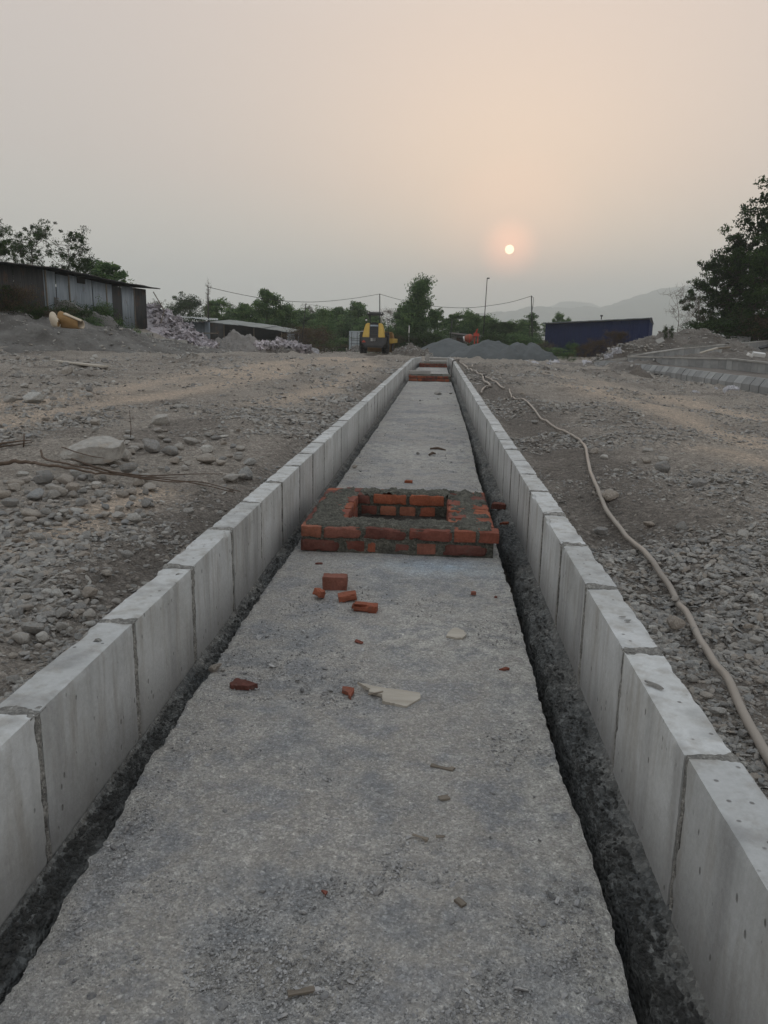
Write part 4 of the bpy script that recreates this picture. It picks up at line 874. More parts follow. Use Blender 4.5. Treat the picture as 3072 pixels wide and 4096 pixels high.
# cement blobs left on the kerb tops
for k, (px, py, w) in enumerate([(205, 2745, 40), (330, 2590, 26), (700, 2300, 44), (880, 2040, 20), (1010, 1985, 16), (150, 2760, 20), (395, 2560, 30), (2790, 2960, 26)]):
    p = atz(px, py, .322); r = w/F_*p.y/2*1.1; mb_o = lumpy_sheet('cement_spot', p.x-r, p.x+r, p.y-r*1.5, p.y+r*1.5, .3225, .006, M_JOINT, None, 70+k, seg=.004, drop=.012); tag(mb_o, 'thin crust of spilt cement on the %s kerb top, %s' % ('right' if px > 1536 else 'left', ['over the nearest joint', 'past the second joint', 'near the fourth block', 'on the fifth block', 'past the fifth block', 'left of the nearest joint crust', 'just beyond the second joint crust', 'near its closest joint'][k]), 'cement crust')
# board fallen on the left
a, b2 = gpt(225, 1448, .12), gpt(413, 1481, .06); a.z = at(225, 1447, a.y).z
mb = MB(); d = b2-a; mb.box((0, 0, 0), (d.length, .22, .035)); o = mb.obj('board', M_PLY, None, bevel=.004); o.location = (a+b2)/2+Vector((0, 0, .02)); o.rotation_euler = d.to_track_quat('X', 'Z').to_euler(); tag(o, 'grey fallen board lying on cobbles below the dirt bank', 'board')

# ------------------------------------------------------------------ heaps
def heap(name, cx, cy, rx, ry, h, mat, seed, rough=.12, n=70, parent=None, rot=0, peaks=None, sharp=1.3, base=None, ff=1.0):
    u = np.linspace(-1.15, 1.15, n); U, V = np.meshgrid(u, u); rr = np.sqrt(U*U+V*V)
    ang = np.arctan2(V, U); rr = rr*(1+.12*fbm(np.cos(ang)*1.3+seed, np.sin(ang)*1.3, None, 2, seed))
    c, s = math.cos(rot), math.sin(rot); X = cx+(U*rx)*c-(V*ry)*s; Y = cy+(U*rx)*s+(V*ry)*c
    Hh = np.clip(1-rr, 0, 1)**(1/sharp)
    if peaks:
        Hh = Hh*0
        for (pu, pv, pr, ph) in peaks: Hh = np.maximum(Hh, ph*np.clip(1-np.hypot((U-pu), (V-pv))/pr, 0, 1)**(1/sharp))
    g = base_z(X, Y) if base is None else base
    Z = g-.12*(rr > .98)-.05+h*Hh+rough*h*fbm(X*2.2*ff, Y*2.2*ff, None, 4, seed)*np.clip(Hh*3, 0, 1)
    i = np.arange(n*n).reshape(n, n); Fq = np.stack([i[:-1, :-1], i[:-1, 1:], i[1:, 1:], i[1:, :-1]], -1).reshape(-1, 4)
    return link(name, mesh_np(name, np.stack([X, Y, Z], -1).reshape(-1, 3), Fq, mat, True), parent)
# left dirt bank
def left_bank():
    n1, n2 = 150, 60; X = np.linspace(-26, -8.6, n1); V_ = np.linspace(0, 1, n2)
    A, B = np.meshgrid(X, V_)
    y0 = np.interp(A, [-26, -13.5, -9.9, -8.6], [22.4, 23.3, 25.3, 27.5]); Y = y0+B*9.5
    top = np.interp(A, [-26, -15.5, -13.8, -13, -11.9, -10.6, -9.4, -8.6], [2.0, 1.46, 1.36, 1.14, .86, .56, .32, .05])-.20
    prof = sstep(0, .40, B)*(1-.25*sstep(.5, 1, B))
    Z = base_z(A, Y)*(B > .95)+.20*(B <= .95) + top*prof*(1+.10*fbm(A*.9, Y*.9, None, 3, 4)) + .13*fbm(A*2.0, Y*2.0, None, 5, 7, .6)*sstep(0, .12, B)*np.clip(top, 0, 1) - .12*(B < .01)
    Z = np.where(B > .95, Z, Z)
    i = np.arange(n1*n2).reshape(n2, n1); Fq = np.stack([i[:-1, :-1], i[:-1, 1:], i[1:, 1:], i[1:, :-1]], -1).reshape(-1, 4)
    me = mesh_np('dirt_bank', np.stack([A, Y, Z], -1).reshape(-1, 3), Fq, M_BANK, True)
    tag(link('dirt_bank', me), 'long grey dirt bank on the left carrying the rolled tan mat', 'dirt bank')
left_bank()
def heap_px(name, pxc, py_base, Y, wpx, top_py, mat, seed, label, cat, depth=1.0, **k):
    p = at(pxc, py_base, Y); t_ = at(pxc, top_py, Y); w = wpx/F_*Y; g = float(base_z(p.x, Y)); h = t_.z-g+.05
    o = heap(name, p.x, Y, w/2, w/2*depth, h, mat, seed, base=g if k.pop('flat', True) else None, **k); tag(o, label, cat); return o
heap_px('gravel_heap', 1790, 1420, 57, 330, 1350, M_GRAV, 3, 'dark grey gravel heap left of the three, straight beyond the slab', 'gravel heap', .7, rough=.03, n=90, peaks=[(0, 0, .95, 1), (-.35, .1, .6, .72), (.35, -.1, .7, .75)], sharp=1.45)
heap_px('gravel_heap', 1950, 1425, 55, 330, 1353, M_GRAV, 5, 'middle dark grey gravel heap in front of the orange mixer', 'gravel heap', .7, rough=.05, n=90, peaks=[(0, 0, .9, .96), (.25, 0, .75, .9), (-.4, -.1, .6, .6)], sharp=1.45)
heap_px('gravel_heap', 2085, 1430, 54, 300, 1360, M_GRAV, 7, 'right hand dark grey gravel heap near the blue shed', 'gravel heap', .7, rough=.09, n=90, peaks=[(-.1, 0, .75, .95), (.25, .1, .75, .9)], sharp=1.45)
heap_px('sand_heap', 950, 1392, 46, 250, 1323, M_SANDH, 9, 'pale grey cement sand heap before the open tin shed', 'sand heap', .8, rough=.13, n=90, peaks=[(-.08, 0, .85, .95), (.30, -.1, .65, .86), (.05, -.15, .8, .8), (-.5, -.1, .5, .4), (.6, 0, .4, .5)], sharp=2.0, ff=1.5)
heap_px('rubble_heap', 1080, 1398, 47, 230, 1366, M_DIRT, 11, 'low rubble heap right of the pale sand heap', 'rubble heap', .8, rough=.25, n=80, ff=1.6)
heap_px('rubble_heap', 1195, 1402, 50, 130, 1388, M_DIRT, 12, 'lowest rubble heap at the end of the open tin shed', 'rubble heap', .8, rough=.25, n=60, ff=1.6)
heap_px('rubble_heap', 1640, 1416, 50, 190, 1378, M_DIRT, 13, 'brown rubble heap right of the yellow road roller', 'rubble heap', .8, rough=.2, n=80, ff=1.4)
heap_px('rubble_heap', 1425, 1402, 72, 80, 1380, M_SANDH, 14, 'small grey heap between the container and the roller', 'rubble heap', .8, rough=.12, n=50)
heap_px('dirt_mound', 2740, 1400, 40, 560, 1301, M_DIRT, 15, 'large dirt mound on the right below the tall trees', 'dirt mound', .5, rough=.07, n=120, peaks=[(.0, 0, .95, .90), (.2, 0, .9, .88), (-.25, 0, .75, .86), (-.55, .0, .45, .66), (.4, .0, .6, .78), (.7, 0, .3, .5)], sharp=2.4, ff=1.2)
heap_px('dirt_mound', 2500, 1418, 33.5, 280, 1347, M_DIRT, 16, 'small pointed dirt mound behind the white plastic film', 'dirt mound', .6, rough=.14, n=90, peaks=[(-.05, 0, .6, .93), (.2, 0, .6, .75), (.5, .1, .6, .6), (-.5, -.05, .5, .42)], sharp=1.9)
heap_px('dirt_spill', 2555, 1486, 23.6, 110, 1466, M_DIRT, 17, 'low dirt mound spilling over the far end of the chamfered kerb', 'dirt mound', .3, rough=.2, n=60, ff=2)

# ------------------------------------------------------------------ right island: chamfered kerb, walls with coping
def island():
    K = [atz(3130, 1592, 0.), atz(3032, 1573, 0.), atz(2663, 1508, 0.), atz(2530, 1489, 0.), atz(2370, 1459, .05)]; K = [Vector((p.x, p.y, 0)) for p in K]
    K[0] = K[1]+(K[1]-K[2]).normalized()*6; K[-1].x -= .1
    prof = MB(); prof.prism([(-.001, -.1), (-.001, .17), (.115, .335), (.20, .335), (.20, -.1)], -.235, .235); base_me = prof.mesh('chamfered_block', M_BLOCKW)
    root = empty('chamfered_kerb'); tag(root, 'curving kerb of chamfered grey blocks at the right edge', 'kerb')
    pts = []
    for a, b in zip(K, K[1:]):
        n = max(1, int((b-a).length/.49)); pts += [(a.lerp(b, (i+.5)/n), b-a) for i in range(n)]
    for p, d in pts:
        ang = math.atan2(-d.x, d.y); o = link('chamfered_block', base_me, root, (p.x+rnd.uniform(-.006, .006), p.y, float(base_z(p.x, p.y))-.03+rnd.uniform(-.008, .008)), (rnd.uniform(-.01, .01), 0, ang+rnd.uniform(-.02, .02))); o.scale = (1, .98, 1)
    # bed fill
    c0 = at(2518, 1424, 30.); c1 = at(2916, 1432, 24.0); c2 = at(3072, 1448, 21.3); c3 = c2+(c2-c1)*2.5
    bed = MB(); ins = [Vector((p.x+.16, p.y, .29)) for p in K]; out = [Vector((c3.x, c3.y, .31)), Vector((c3.x, c3.y, .31)), Vector((c2.x, c2.y, .31)), Vector((c1.x, c1.y, .31)), Vector((c0.x-.1, c0.y+.6, .31))]
    for i in range(4): bed.add([ins[i], out[i], out[i+1], ins[i+1]], [(0, 1, 2, 3)])
    me = bed.mesh('gravel_bed', M_DIRT); structure(link('gravel_bed', me))
    far = Vector((K[-1].x+.1, K[-1].y, 0))
    def wall(P, name, label, hw=.20, cop=.05, copw=.16, n_block=.42, mat=M_BLOCKW, zb=.2):
        r = empty(name); tag(r, label, 'low wall')
        for a, b in zip(P, P[1:]):
            d = b-a; l = Vector((d.x, d.y, 0)).length; n = max(1, round(l/n_block)); ang = math.atan2(d.y, d.x)
            bm_ = MB(); bm_.box((0, 0, 0), (l/n-.012, hw*.55, 1)); me = bm_.mesh('wall_block', mat)
            for i in range(n):
                q = a.lerp(b, (i+.5)/n); h = q.z-cop-zb; o = link('wall_block', me, r, (q.x, q.y, zb+h/2), (0, 0, ang)); o.scale = (1, rnd.uniform(.97, 1.03), h)
            m2 = MB(); sl = math.atan2(d.z, l); m2.box((0, 0, 0), (d.length+.02, copw, cop)); o = m2.obj('coping', M_CONC, r, bevel=.008); mid = (a+b)/2; o.location = (mid.x, mid.y, mid.z-cop/2); o.rotation_euler = (0, -sl, ang)
            lin = MB(); lin.box((0, 0, 0), (l, hw*.4, .9)); o = lin.obj('joint_mortar', M_JOINT, r); o.location = (mid.x, mid.y, mid.z-cop-.45-.02); o.rotation_euler = (0, 0, ang)
        return r
    wall([c3, c2, c1, c0], 'low_wall', 'low block wall with flat coping just behind the chamfered kerb')
    w0, w1, w2 = c0+Vector((.02, .15, .02)), at(2732, 1391, 35), at(3072, 1361, 44); w3 = w2+(w2-w1)*.3
    wall([w0, w1, w2, w3], 'low_wall', 'second low wall with pale coping climbing the right bank', zb=.0, n_block=.6)
    e0, e1 = at(2366, 1447, far.y), c0+Vector((-.05, .2, -.06)); m2 = MB(); d = e1-e0; m2.box((0, 0, 0), (d.length, .12, .14)); o = m2.obj('edge_strip', M_CONC, None, bevel=.01); o.location = (e0+e1)/2-Vector((0, 0, .07)); o.rotation_euler = d.to_track_quat('X', 'Z').to_euler()
    tag(o, 'pale straight edging strip joining the chamfered kerb to the low walls', 'edging')
    heap('soil_fill', (c1.x+w1.x)/2+2.6, 30.0, 6.5, 4.2, .55, M_DIRT, 44, rough=.22, n=90, base=.25, ff=1.3); tag(bpy.data.objects['soil_fill'], 'loose soil filling the corner between the two low walls', 'soil heap')
island()
def slabpiece(px, py, Y, w, h, th, label, mat=M_CONC, rot=(0, 0, 0), name='debris_slab', cat='debris'):
    p = at(px, py, Y); k = Y/F_; mb = MB(); mb.box((0, 0, 0), (w*k, max(th, h*k), th)); o = mb.obj(name, mat, None, bevel=.006); o.location = p; o.rotation_euler = rot; tag(o, label, cat)
slabpiece(2640, 1363, 36.5, 30, 20, .06, 'pale slab fragment stuck in the right dirt mound', rot=(.9, -.4, .2))
slabpiece(3035, 1418, 21.5, 48, 12, .10, 'white broken block lying on the soil between the low walls', mat=M_WHITE, rot=(.4, .1, .1))
slabpiece(3060, 1387, 26, 46, 14, .05, 'black sheet scrap near the right edge on the soil', mat=M_DARKMETAL, rot=(.5, -.25, .2))
slabpiece(2890, 1392, 27, 60, 10, .05, 'thin dark board on the soil heap between the walls', mat=M_WOOD, rot=(.2, -.1, .1))
slabpiece(2835, 1402, 26.5, 70, 10, .04, 'buff board leaning on the soil heap between the walls', mat=M_PLY, rot=(.3, -.3, .1))
slabpiece(2960, 1357, 44, 70, 16, .3, 'grey rough concrete lump behind the second low wall', mat=M_BLOCKW, rot=(0, .02, 0))
slabpiece(3000, 1420, 22, 24, 8, .08, 'small white block scrap beside the white broken block', mat=M_WHITE, rot=(.2, .3, .5))

# crumpled sheets and sacks
def crumple(seed, nx=13, ny=10, amp=.20, fold=2.2):
    g = np.random.default_rng(seed); U, V = np.meshgrid(np.linspace(-1, 1, nx), np.linspace(-.8, .8, ny)); o = g.uniform(0, 50, 2)
    Z = amp*(1-2*np.abs(fbm(U*fold+o[0], V*fold+o[1], None, 3, seed)))-.55*amp*(U*U+V*V)
    X = U+.16*fbm(U*2+o[1], V*2, None, 2, seed+1); Y = V+.16*fbm(U*2, V*2+o[0], None, 2, seed+2)
    i = np.arange(nx*ny).reshape(ny, nx); Fq = np.stack([i[:-1, :-1], i[:-1, 1:], i[1:, 1:], i[1:, :-1]], -1).reshape(-1, 4)
    return np.stack([X, Y, Z], -1).reshape(-1, 3), Fq
sackm = [mesh_np('plastic_sack', *crumple(600+i, 15, 12, rnd.uniform(.28, .5), rnd.uniform(1.6, 2.8)), M_SACK, i % 2 == 0) for i in range(8)]
filmm = [mesh_np('plastic_film', *crumple(700+i, 15, 12, .35, 2.4), M_SHEETW, False) for i in range(4)]
# pile of sacks: outline read off as (px, top py)
sp_out = [(462, 1248), (500, 1242), (545, 1236), (600, 1232), (640, 1226), (665, 1240), (700, 1268), (740, 1300), (770, 1318), (800, 1342), (830, 1362), (862, 1376)]
def sack_pile():
    Yc = 44.; n = 0; body = MB()
    xs = [p[0] for p in sp_out]; ys = [p[1] for p in sp_out]
    cols = []
    for px in range(462, 862, 8): cols.append((px, float(np.interp(px, xs, ys)), float(np.interp(px, [455, 620, 870], [1352, 1372, 1385]))))
    # solid core under the sacks
    V = []; rows = 8
    for px, ty, by in cols:
        t_ = at(px, ty+14, Yc+1.2); b_ = at(px, by+6, Yc-2.2); b_.z = float(base_z(b_.x, b_.y))-.1
        for j in range(rows): V.append(b_.lerp(t_, j/(rows-1)))
        q = t_+Vector((0, 2.5, 0)); q.z = float(base_z(q.x, q.y))-.1; V.append(q)
    rows += 1; i = np.arange(len(cols)*rows).reshape(len(cols), rows); Fq = np.stack([i[:-1, :-1], i[1:, :-1], i[1:, 1:], i[:-1, 1:]], -1).reshape(-1, 4)
    o = link('sack_pile_core', mesh_np('sack_pile_core', np.array([v[:] for v in V]), Fq, M_SACK, True)); tag(o, 'packed inner mass of the lilac grey sack pile', 'sack pile')
    while n < 235:
        px = rnd.uniform(458, 868); ty = float(np.interp(px, xs, ys)); by = float(np.interp(px, [455, 620, 870], [1352, 1374, 1386])); t = rnd.random(); py = ty+(by-ty)*t
        if px < 540 and py > 1318: continue
        Y = Yc+1.2-3.4*t; p = at(px, py, Y); s = rnd.uniform(.20, .48)*(1-.35*(px > 760))
        o = link('plastic_sack', sackm[rnd.randrange(8)], None, p, (rnd.uniform(.3, 1.3), rnd.uniform(-.7, .7), rnd.uniform(-1.6, 1.6)), (s, s*.9, s)); tag(o, 'crumpled lilac grey plastic sack in the big pile', 'sack', 'sacks in the big pile'); n += 1
sack_pile()
for px, py, Y, s, lab in [(2468, 1402, 27.5, .20, 'standing white plastic film on the right dirt, largest scrap'), (2435, 1423, 27.2, .16, 'flat strip of white film left of the standing one'), (2347, 1446, 24, .17, 'small crumpled white bag left of the edging strip'),
    (2787, 1568, 16.4, .11, 'white paper scrap on the track before the chamfered kerb'), (2925, 1552, 16.8, .16, 'oval white scrap close to the chamfered kerb'), (2865, 1552, 17.2, .06, 'small white scrap left of the oval one'), (2140, 1455, 34, .5, 'flat white sheet on the grey yard beyond the dirt ridge'),
    (2218, 1452, 36, .4, 'smaller flat white sheet right on the grey yard'), (418, 1268, 44, .45, 'separate white sack left of the big sack pile'), (1570, 1428, 40, .12, 'small white and green litter behind the left kerb end'), (1248, 1398, 49, .5, 'white torn sheet at the right end of the rubble')]:
    o = link('plastic_film', filmm[rnd.randrange(4)], None, at(px, py, Y), (rnd.uniform(.1, .5) if 'standing' not in lab else 1.2, rnd.uniform(-.3, .3), rnd.uniform(-1, 1)), (s, s*.7, s*.8)); tag(o, lab, 'plastic scrap')
for k in range(46):
    px = rnd.uniform(1030, 1240); py = float(np.interp(px, [1030, 1130, 1240], [1372, 1368, 1396]))+rnd.uniform(-4, 14); Y = 45.5+(px-1030)/60
    o = link('rubble_sack', sackm[rnd.randrange(8)], None, at(px, py, Y), (rnd.uniform(.1, 1), rnd.uniform(-.5, .5), rnd.uniform(-1.5, 1.5)), (rnd.uniform(.18, .38),)*3); tag(o, 'pale crumpled sack in the rubble row by the open shed', 'sack', 'sacks in the rubble row')

# rolled tan mat on the bank
def rolled_mat():
    Y = 25.2; p = at(272, 1309, Y); k = Y/F_; r = empty('rolled_mat', p); tag(r, 'rolled tan and cream foam mat lying on the left dirt bank', 'mat')
    def shell(pts, mat, name, th=.03):
        mb = MB(); n = len(pts[0]); V = [v for row in pts for v in row]; m_ = len(pts)
        Fs = [(i*n+j, i*n+j+1, (i+1)*n+j+1, (i+1)*n+j) for i in range(m_-1) for j in range(n-1)]
        mb.add(V, Fs); o = mb.obj(name, mat, r, True); s = o.modifiers.new('thick', 'SOLIDIFY'); s.thickness = th; return o
    # left cream roll (a cone-like tube ending in a ring)
    def rollp(x0, x1, z0, z1, r0, r1, a0, a1, y0=0., y1=0., n=18, m_=8):
        rows = []
        for i in range(m_):
            t = i/(m_-1); row = []
            for j in range(n):
                a = a0+(a1-a0)*j/(n-1); rr = (r0+(r1-r0)*t)*(1+.07*math.sin(3*a+t*2)); row.append(Vector((x0+(x1-x0)*t, y0+(y1-y0)*t+math.cos(a)*rr, z0+(z1-z0)*t+math.sin(a)*rr)))
            rows.append(row)
        return rows
    shell(rollp(-72*k, -18*k, .26, .12, .25, .13, 0, 6.6, .2, -.30), M_TARPW, 'cream_roll'); shell(rollp(-24*k, -17*k, .11, .09, .085, .08, 0, 6.2, -.28, -.36), M_TARP, 'roll_end')
    shell(rollp(-26*k, 54*k, .26, .10, .27, .15, 1.2, 5.3, .02, -.1), M_TARP, 'tan_sheet'); shell(rollp(-4*k, 70*k, .27, .09, .21, .15, -1.4, 2.4, -.04, -.16), M_TARPW, 'cream_sheet')
rolled_mat()
# concrete channel units and pipe before the sack pile
def heap_gravel(obs, n, smin, smax, name):
    Ps = []
    for nm, k in obs:
        for o in [q for q in bpy.data.objects if q.name.split('.')[0] == nm]:
            me = o.data; c = np.empty(len(me.vertices)*3, np.float32); me.vertices.foreach_get('co', c); c = c.reshape(-1, 3)
            c = c[c[:, 2] > base_z(c[:, 0], c[:, 1])-.02]
            if len(c) == 0: continue
            m_ = int(n*k); i = rng.integers(0, len(c), m_); P = c[i]+rng.normal(size=(m_, 3))*np.array([.12, .12, .0]); s = smin*(smax/smin)**(rng.random(m_)**2.6); P[:, 2] += s*.1; Ps.append(mk(P[:, 0], P[:, 1], P[:, 2], s))
    P, Sc, Rt = [np.concatenate([q[i] for q in Ps]) for i in range(3)]; gravel(name, P, Sc, Rt)
heap_gravel([('dirt_bank', 1.6), ('dirt_mound', 1), ('rubble_heap', .8), ('soil_fill', .8), ('sand_heap', .2)], 2000, .015, .10, 'heap_stones')
r_ = empty('culvert_pipe', at(548, 1342, 38.5)); tag(r_, 'old round concrete pipe lying on the channel units by the sack pile', 'pipe'); k_ = 38.5/F_
for i in range(5):
    mb = MB(); n = 22; a0 = Vector((-58*k_+i*.31, 0, 0)); rr = .155; V = []
    for rad in (rr, rr*.78):
        for e in (0, .295):
            for j in range(n): th = 2*math.pi*j/n; V.append(a0+Vector((e, math.cos(th)*rad, math.sin(th)*rad)))
    q = lambda A, B: [(A*n+j, A*n+(j+1) % n, B*n+(j+1) % n, B*n+j) for j in range(n)]
    mb.add(V, q(0, 1)+q(3, 2)+q(1, 3)+q(2, 0)); o = mb.obj('pipe_ring', M_CONC, r_, True); o.rotation_euler = (0, 0, rnd.uniform(-.02, .02))
ck = empty('channel_unit_row'); tag(ck, 'row of grey concrete channel units at the foot of the sack pile', 'concrete unit')
for i, (a, b) in enumerate([((455, 1353), (535, 1352)), ((537, 1353), (617, 1356)), ((620, 1355), (692, 1362)), ((695, 1361), (738, 1366))]):
    P, Q = at(*a, 38.+i*.6), at(*b, 38.6+i*.6); d = Q-P; mb = MB(); mb.box((0, 0, 0), (d.length-.02, .5, .30)); o = mb.obj('channel_unit', M_CONC, ck, bevel=.012); o.location = (P+Q)/2-Vector((0, 0, .10)); o.rotation_euler = (0, 0, math.atan2(d.y, d.x))
o = MB(); o.box((0, 0, 0), (1.35, .4, .05)); o = o.obj('plank', M_WOOD, None); o.location = at(498, 1353, 36); o.rotation_euler = (.05, .16, .1); tag(o, 'dark plank sloping down at the left end of the channel units', 'plank')
# scrap hose on the sand heap
mb = MB(); mb.tube(catmull([at(870, 1370, 43), at(878, 1374, 43), at(872, 1388, 43), at(890, 1398, 42.6), at(912, 1398, 42.5)], 6), .03, 6); tag(mb.obj('hose', M_PIPE, None, True), 'curled pale hose at the left foot of the sand heap', 'hose')

# ------------------------------------------------------------------ sheds
def corrugated(name, a, b, zb0, zb1, zt0, zt1, mat, parent, pitch=.12, amp=.018, seed=0, lap=0.):
    """upright corrugated sheet from a to b (plan points) with bottom and top heights at each end"""
    a = Vector((a[0], a[1], 0)); b = Vector((b[0], b[1], 0)); d = b-a; l = d.length; u = d.normalized(); nrm = Vector((u.y, -u.x, 0))
    n = max(4, int(l/pitch)*4); V = []; rows = 3
    for j in range(rows):
        t = j/(rows-1)
        for i in range(n+1):
            s = i/n; off = amp*math.sin(s*l/pitch*2*math.pi)+lap+.012*math.sin(t*3+seed)*math.sin(s*3)
            p = a+d*s+nrm*off; V.append((p.x, p.y, (zb0+(zb1-zb0)*s)*(1-t)+(zt0+(zt1-zt0)*s)*t))
    Fs = [(j*(n+1)+i, j*(n+1)+i+1, (j+1)*(n+1)+i+1, (j+1)*(n+1)+i) for j in range(rows-1) for i in range(n)]
    me = bpy.data.meshes.new(name); me.from_pydata(V, [], Fs); me.materials.append(mat); me.polygons.foreach_set('use_smooth', [True]*len(Fs)); o = link(name, me, parent)
    s = o.modifiers.new('gauge', 'SOLIDIFY'); s.thickness = .004; return o
def roof_sheet(name, p00, p10, p11, p01, mat, parent, pitch=.14, amp=.02, th=.012):
    """corrugations run p00->p01 ; repeats along p00->p10"""
    p00, p10, p11, p01 = [Vector(p) for p in (p00, p10, p11, p01)]; l = (p10-p00).length; n = max(4, int(l/pitch)*4); V = []
    for j in range(3):
        t = j/2
        for i in range(n+1):
            s = i/n; p = (p00.lerp(p10, s)).lerp(p01.lerp(p11, s), t); V.append((p.x, p.y, p.z+amp*math.sin(s*l/pitch*2*math.pi)+.01*math.sin(s*9+t*5)))
    Fs = [(j*(n+1)+i, j*(n+1)+i+1, (j+1)*(n+1)+i+1, (j+1)*(n+1)+i) for j in range(2) for i in range(n)]
    me = bpy.data.meshes.new(name); me.from_pydata(V, [], Fs); me.materials.append(mat); o = link(name, me, parent); s = o.modifiers.new('gauge', 'SOLIDIFY'); s.thickness = th; return o

def left_shed():
    r = empty('tin_shed', (-16.5, 36, 1)); tag(r, 'long grey corrugated tin shed behind the left dirt bank', 'shed'); r.location = (0, 0, 0)
    X = -16.05; zb = .9
    def Yof(px, X=X):
        lo, hi = 20., 60.
        for _ in range(40):
            m_ = (lo+hi)/2
            if at(px, 1200, m_).x > X-.0*(m_-28): lo = m_     # x falls with depth on this side
            else: hi = m_
        return (lo+hi)/2
    # front (yard side) wall panels by their picture columns
    ymax = 46.
    def YX(px):
        r_ = ray(px, 1200); return X/(r_.x/r_.y)
    ed = [(-160, M_TIND), (60, M_TIND), (128, M_TIND), (178, M_TIN), (228, M_TIN), (276, M_TIN), (308, M_TIN), (372, M_TIN), (424, M_TIN), (446, M_TIND), (486, M_TIN), (534, M_TIND), (584, None)]
    top = lambda px: float(np.interp(px, [-160, 34, 100, 220, 420, 584], [1030, 1055, 1058, 1080, 1128, 1152]))+6
    for i, ((p0, mt), (p1, _)) in enumerate(zip(ed, ed[1:])):
        y0, y1 = YX(p0), YX(p1); z0, z1 = at(p0, top(p0), y0).z, at(p1, top(p1), y1).z
        if i == 4 or i == 9: z0 -= .08; z1 -= .06
        corrugated('wall_sheet', (X, y0), (X, y1-.02), zb, zb, z0, z1, mt, r, .15, .022, i, (i % 3)*.014)
    ye = YX(584); y0 = YX(-160); ze = at(584, top(584), ye).z; z0 = at(-160, top(-160), y0).z
    corrugated('end_wall', (X, ye), (X-4.5, ye), zb, zb, ze, ze+.25, M_TIND, r); corrugated('back_wall', (X-4.5, y0), (X-4.5, ye), zb, zb, z0, ze, M_TIND, r)
    # roof, overhanging, in six sheets
    N_ = 6
    for i in range(N_):
        a, b = i/N_, (i+1)/N_; ya, yb = y0+(ye+1.0-y0)*a, y0+(ye+1.0-y0)*b
        zr = lambda y: float(np.interp(y, [y0, YX(34), YX(220), YX(420), ye, ye+1], [z0+.1, at(34, 1053, YX(34)).z, at(220, 1072, YX(220)).z, at(420, 1121, YX(420)).z, at(584, 1147, ye).z, at(584, 1147, ye).z-.03]))
        roof_sheet('roof_sheet', (X+.45, ya, zr(ya)-.02+.008*(i % 2)), (X+.45, yb+.1, zr(yb)-.02+.008*(i % 2)), (X-4.9, yb+.1, zr(yb)+.25), (X-4.9, ya, zr(ya)+.25), M_TIND, r)
    # small opening, its inner shade painted as a black panel, poles of the open end
    mb = MB(); yy = YX(327); mb.box((X+.03, yy, at(327, 1119, yy).z), (.03, .75, .32)); mb.obj('vent_shade_panel', M_BLACK, r)
    mb = MB(); mb.tube([(X+.35, ye+.5, .8), (X+.75, ye+.7, 2.2), (X+.3, ye+.35, ze-.1)], .03, 6); mb.obj('brace_pole', M_WOOD, r)
    for k, px in enumerate((184, 276, 424, 534)):
        y = YX(px); mb = MB(); mb.tube([(X+.05, y, zb), (X+.05, y, at(px, top(px), y).z)], .035, 6); mb.obj('post', M_WOOD, r)
left_shed()

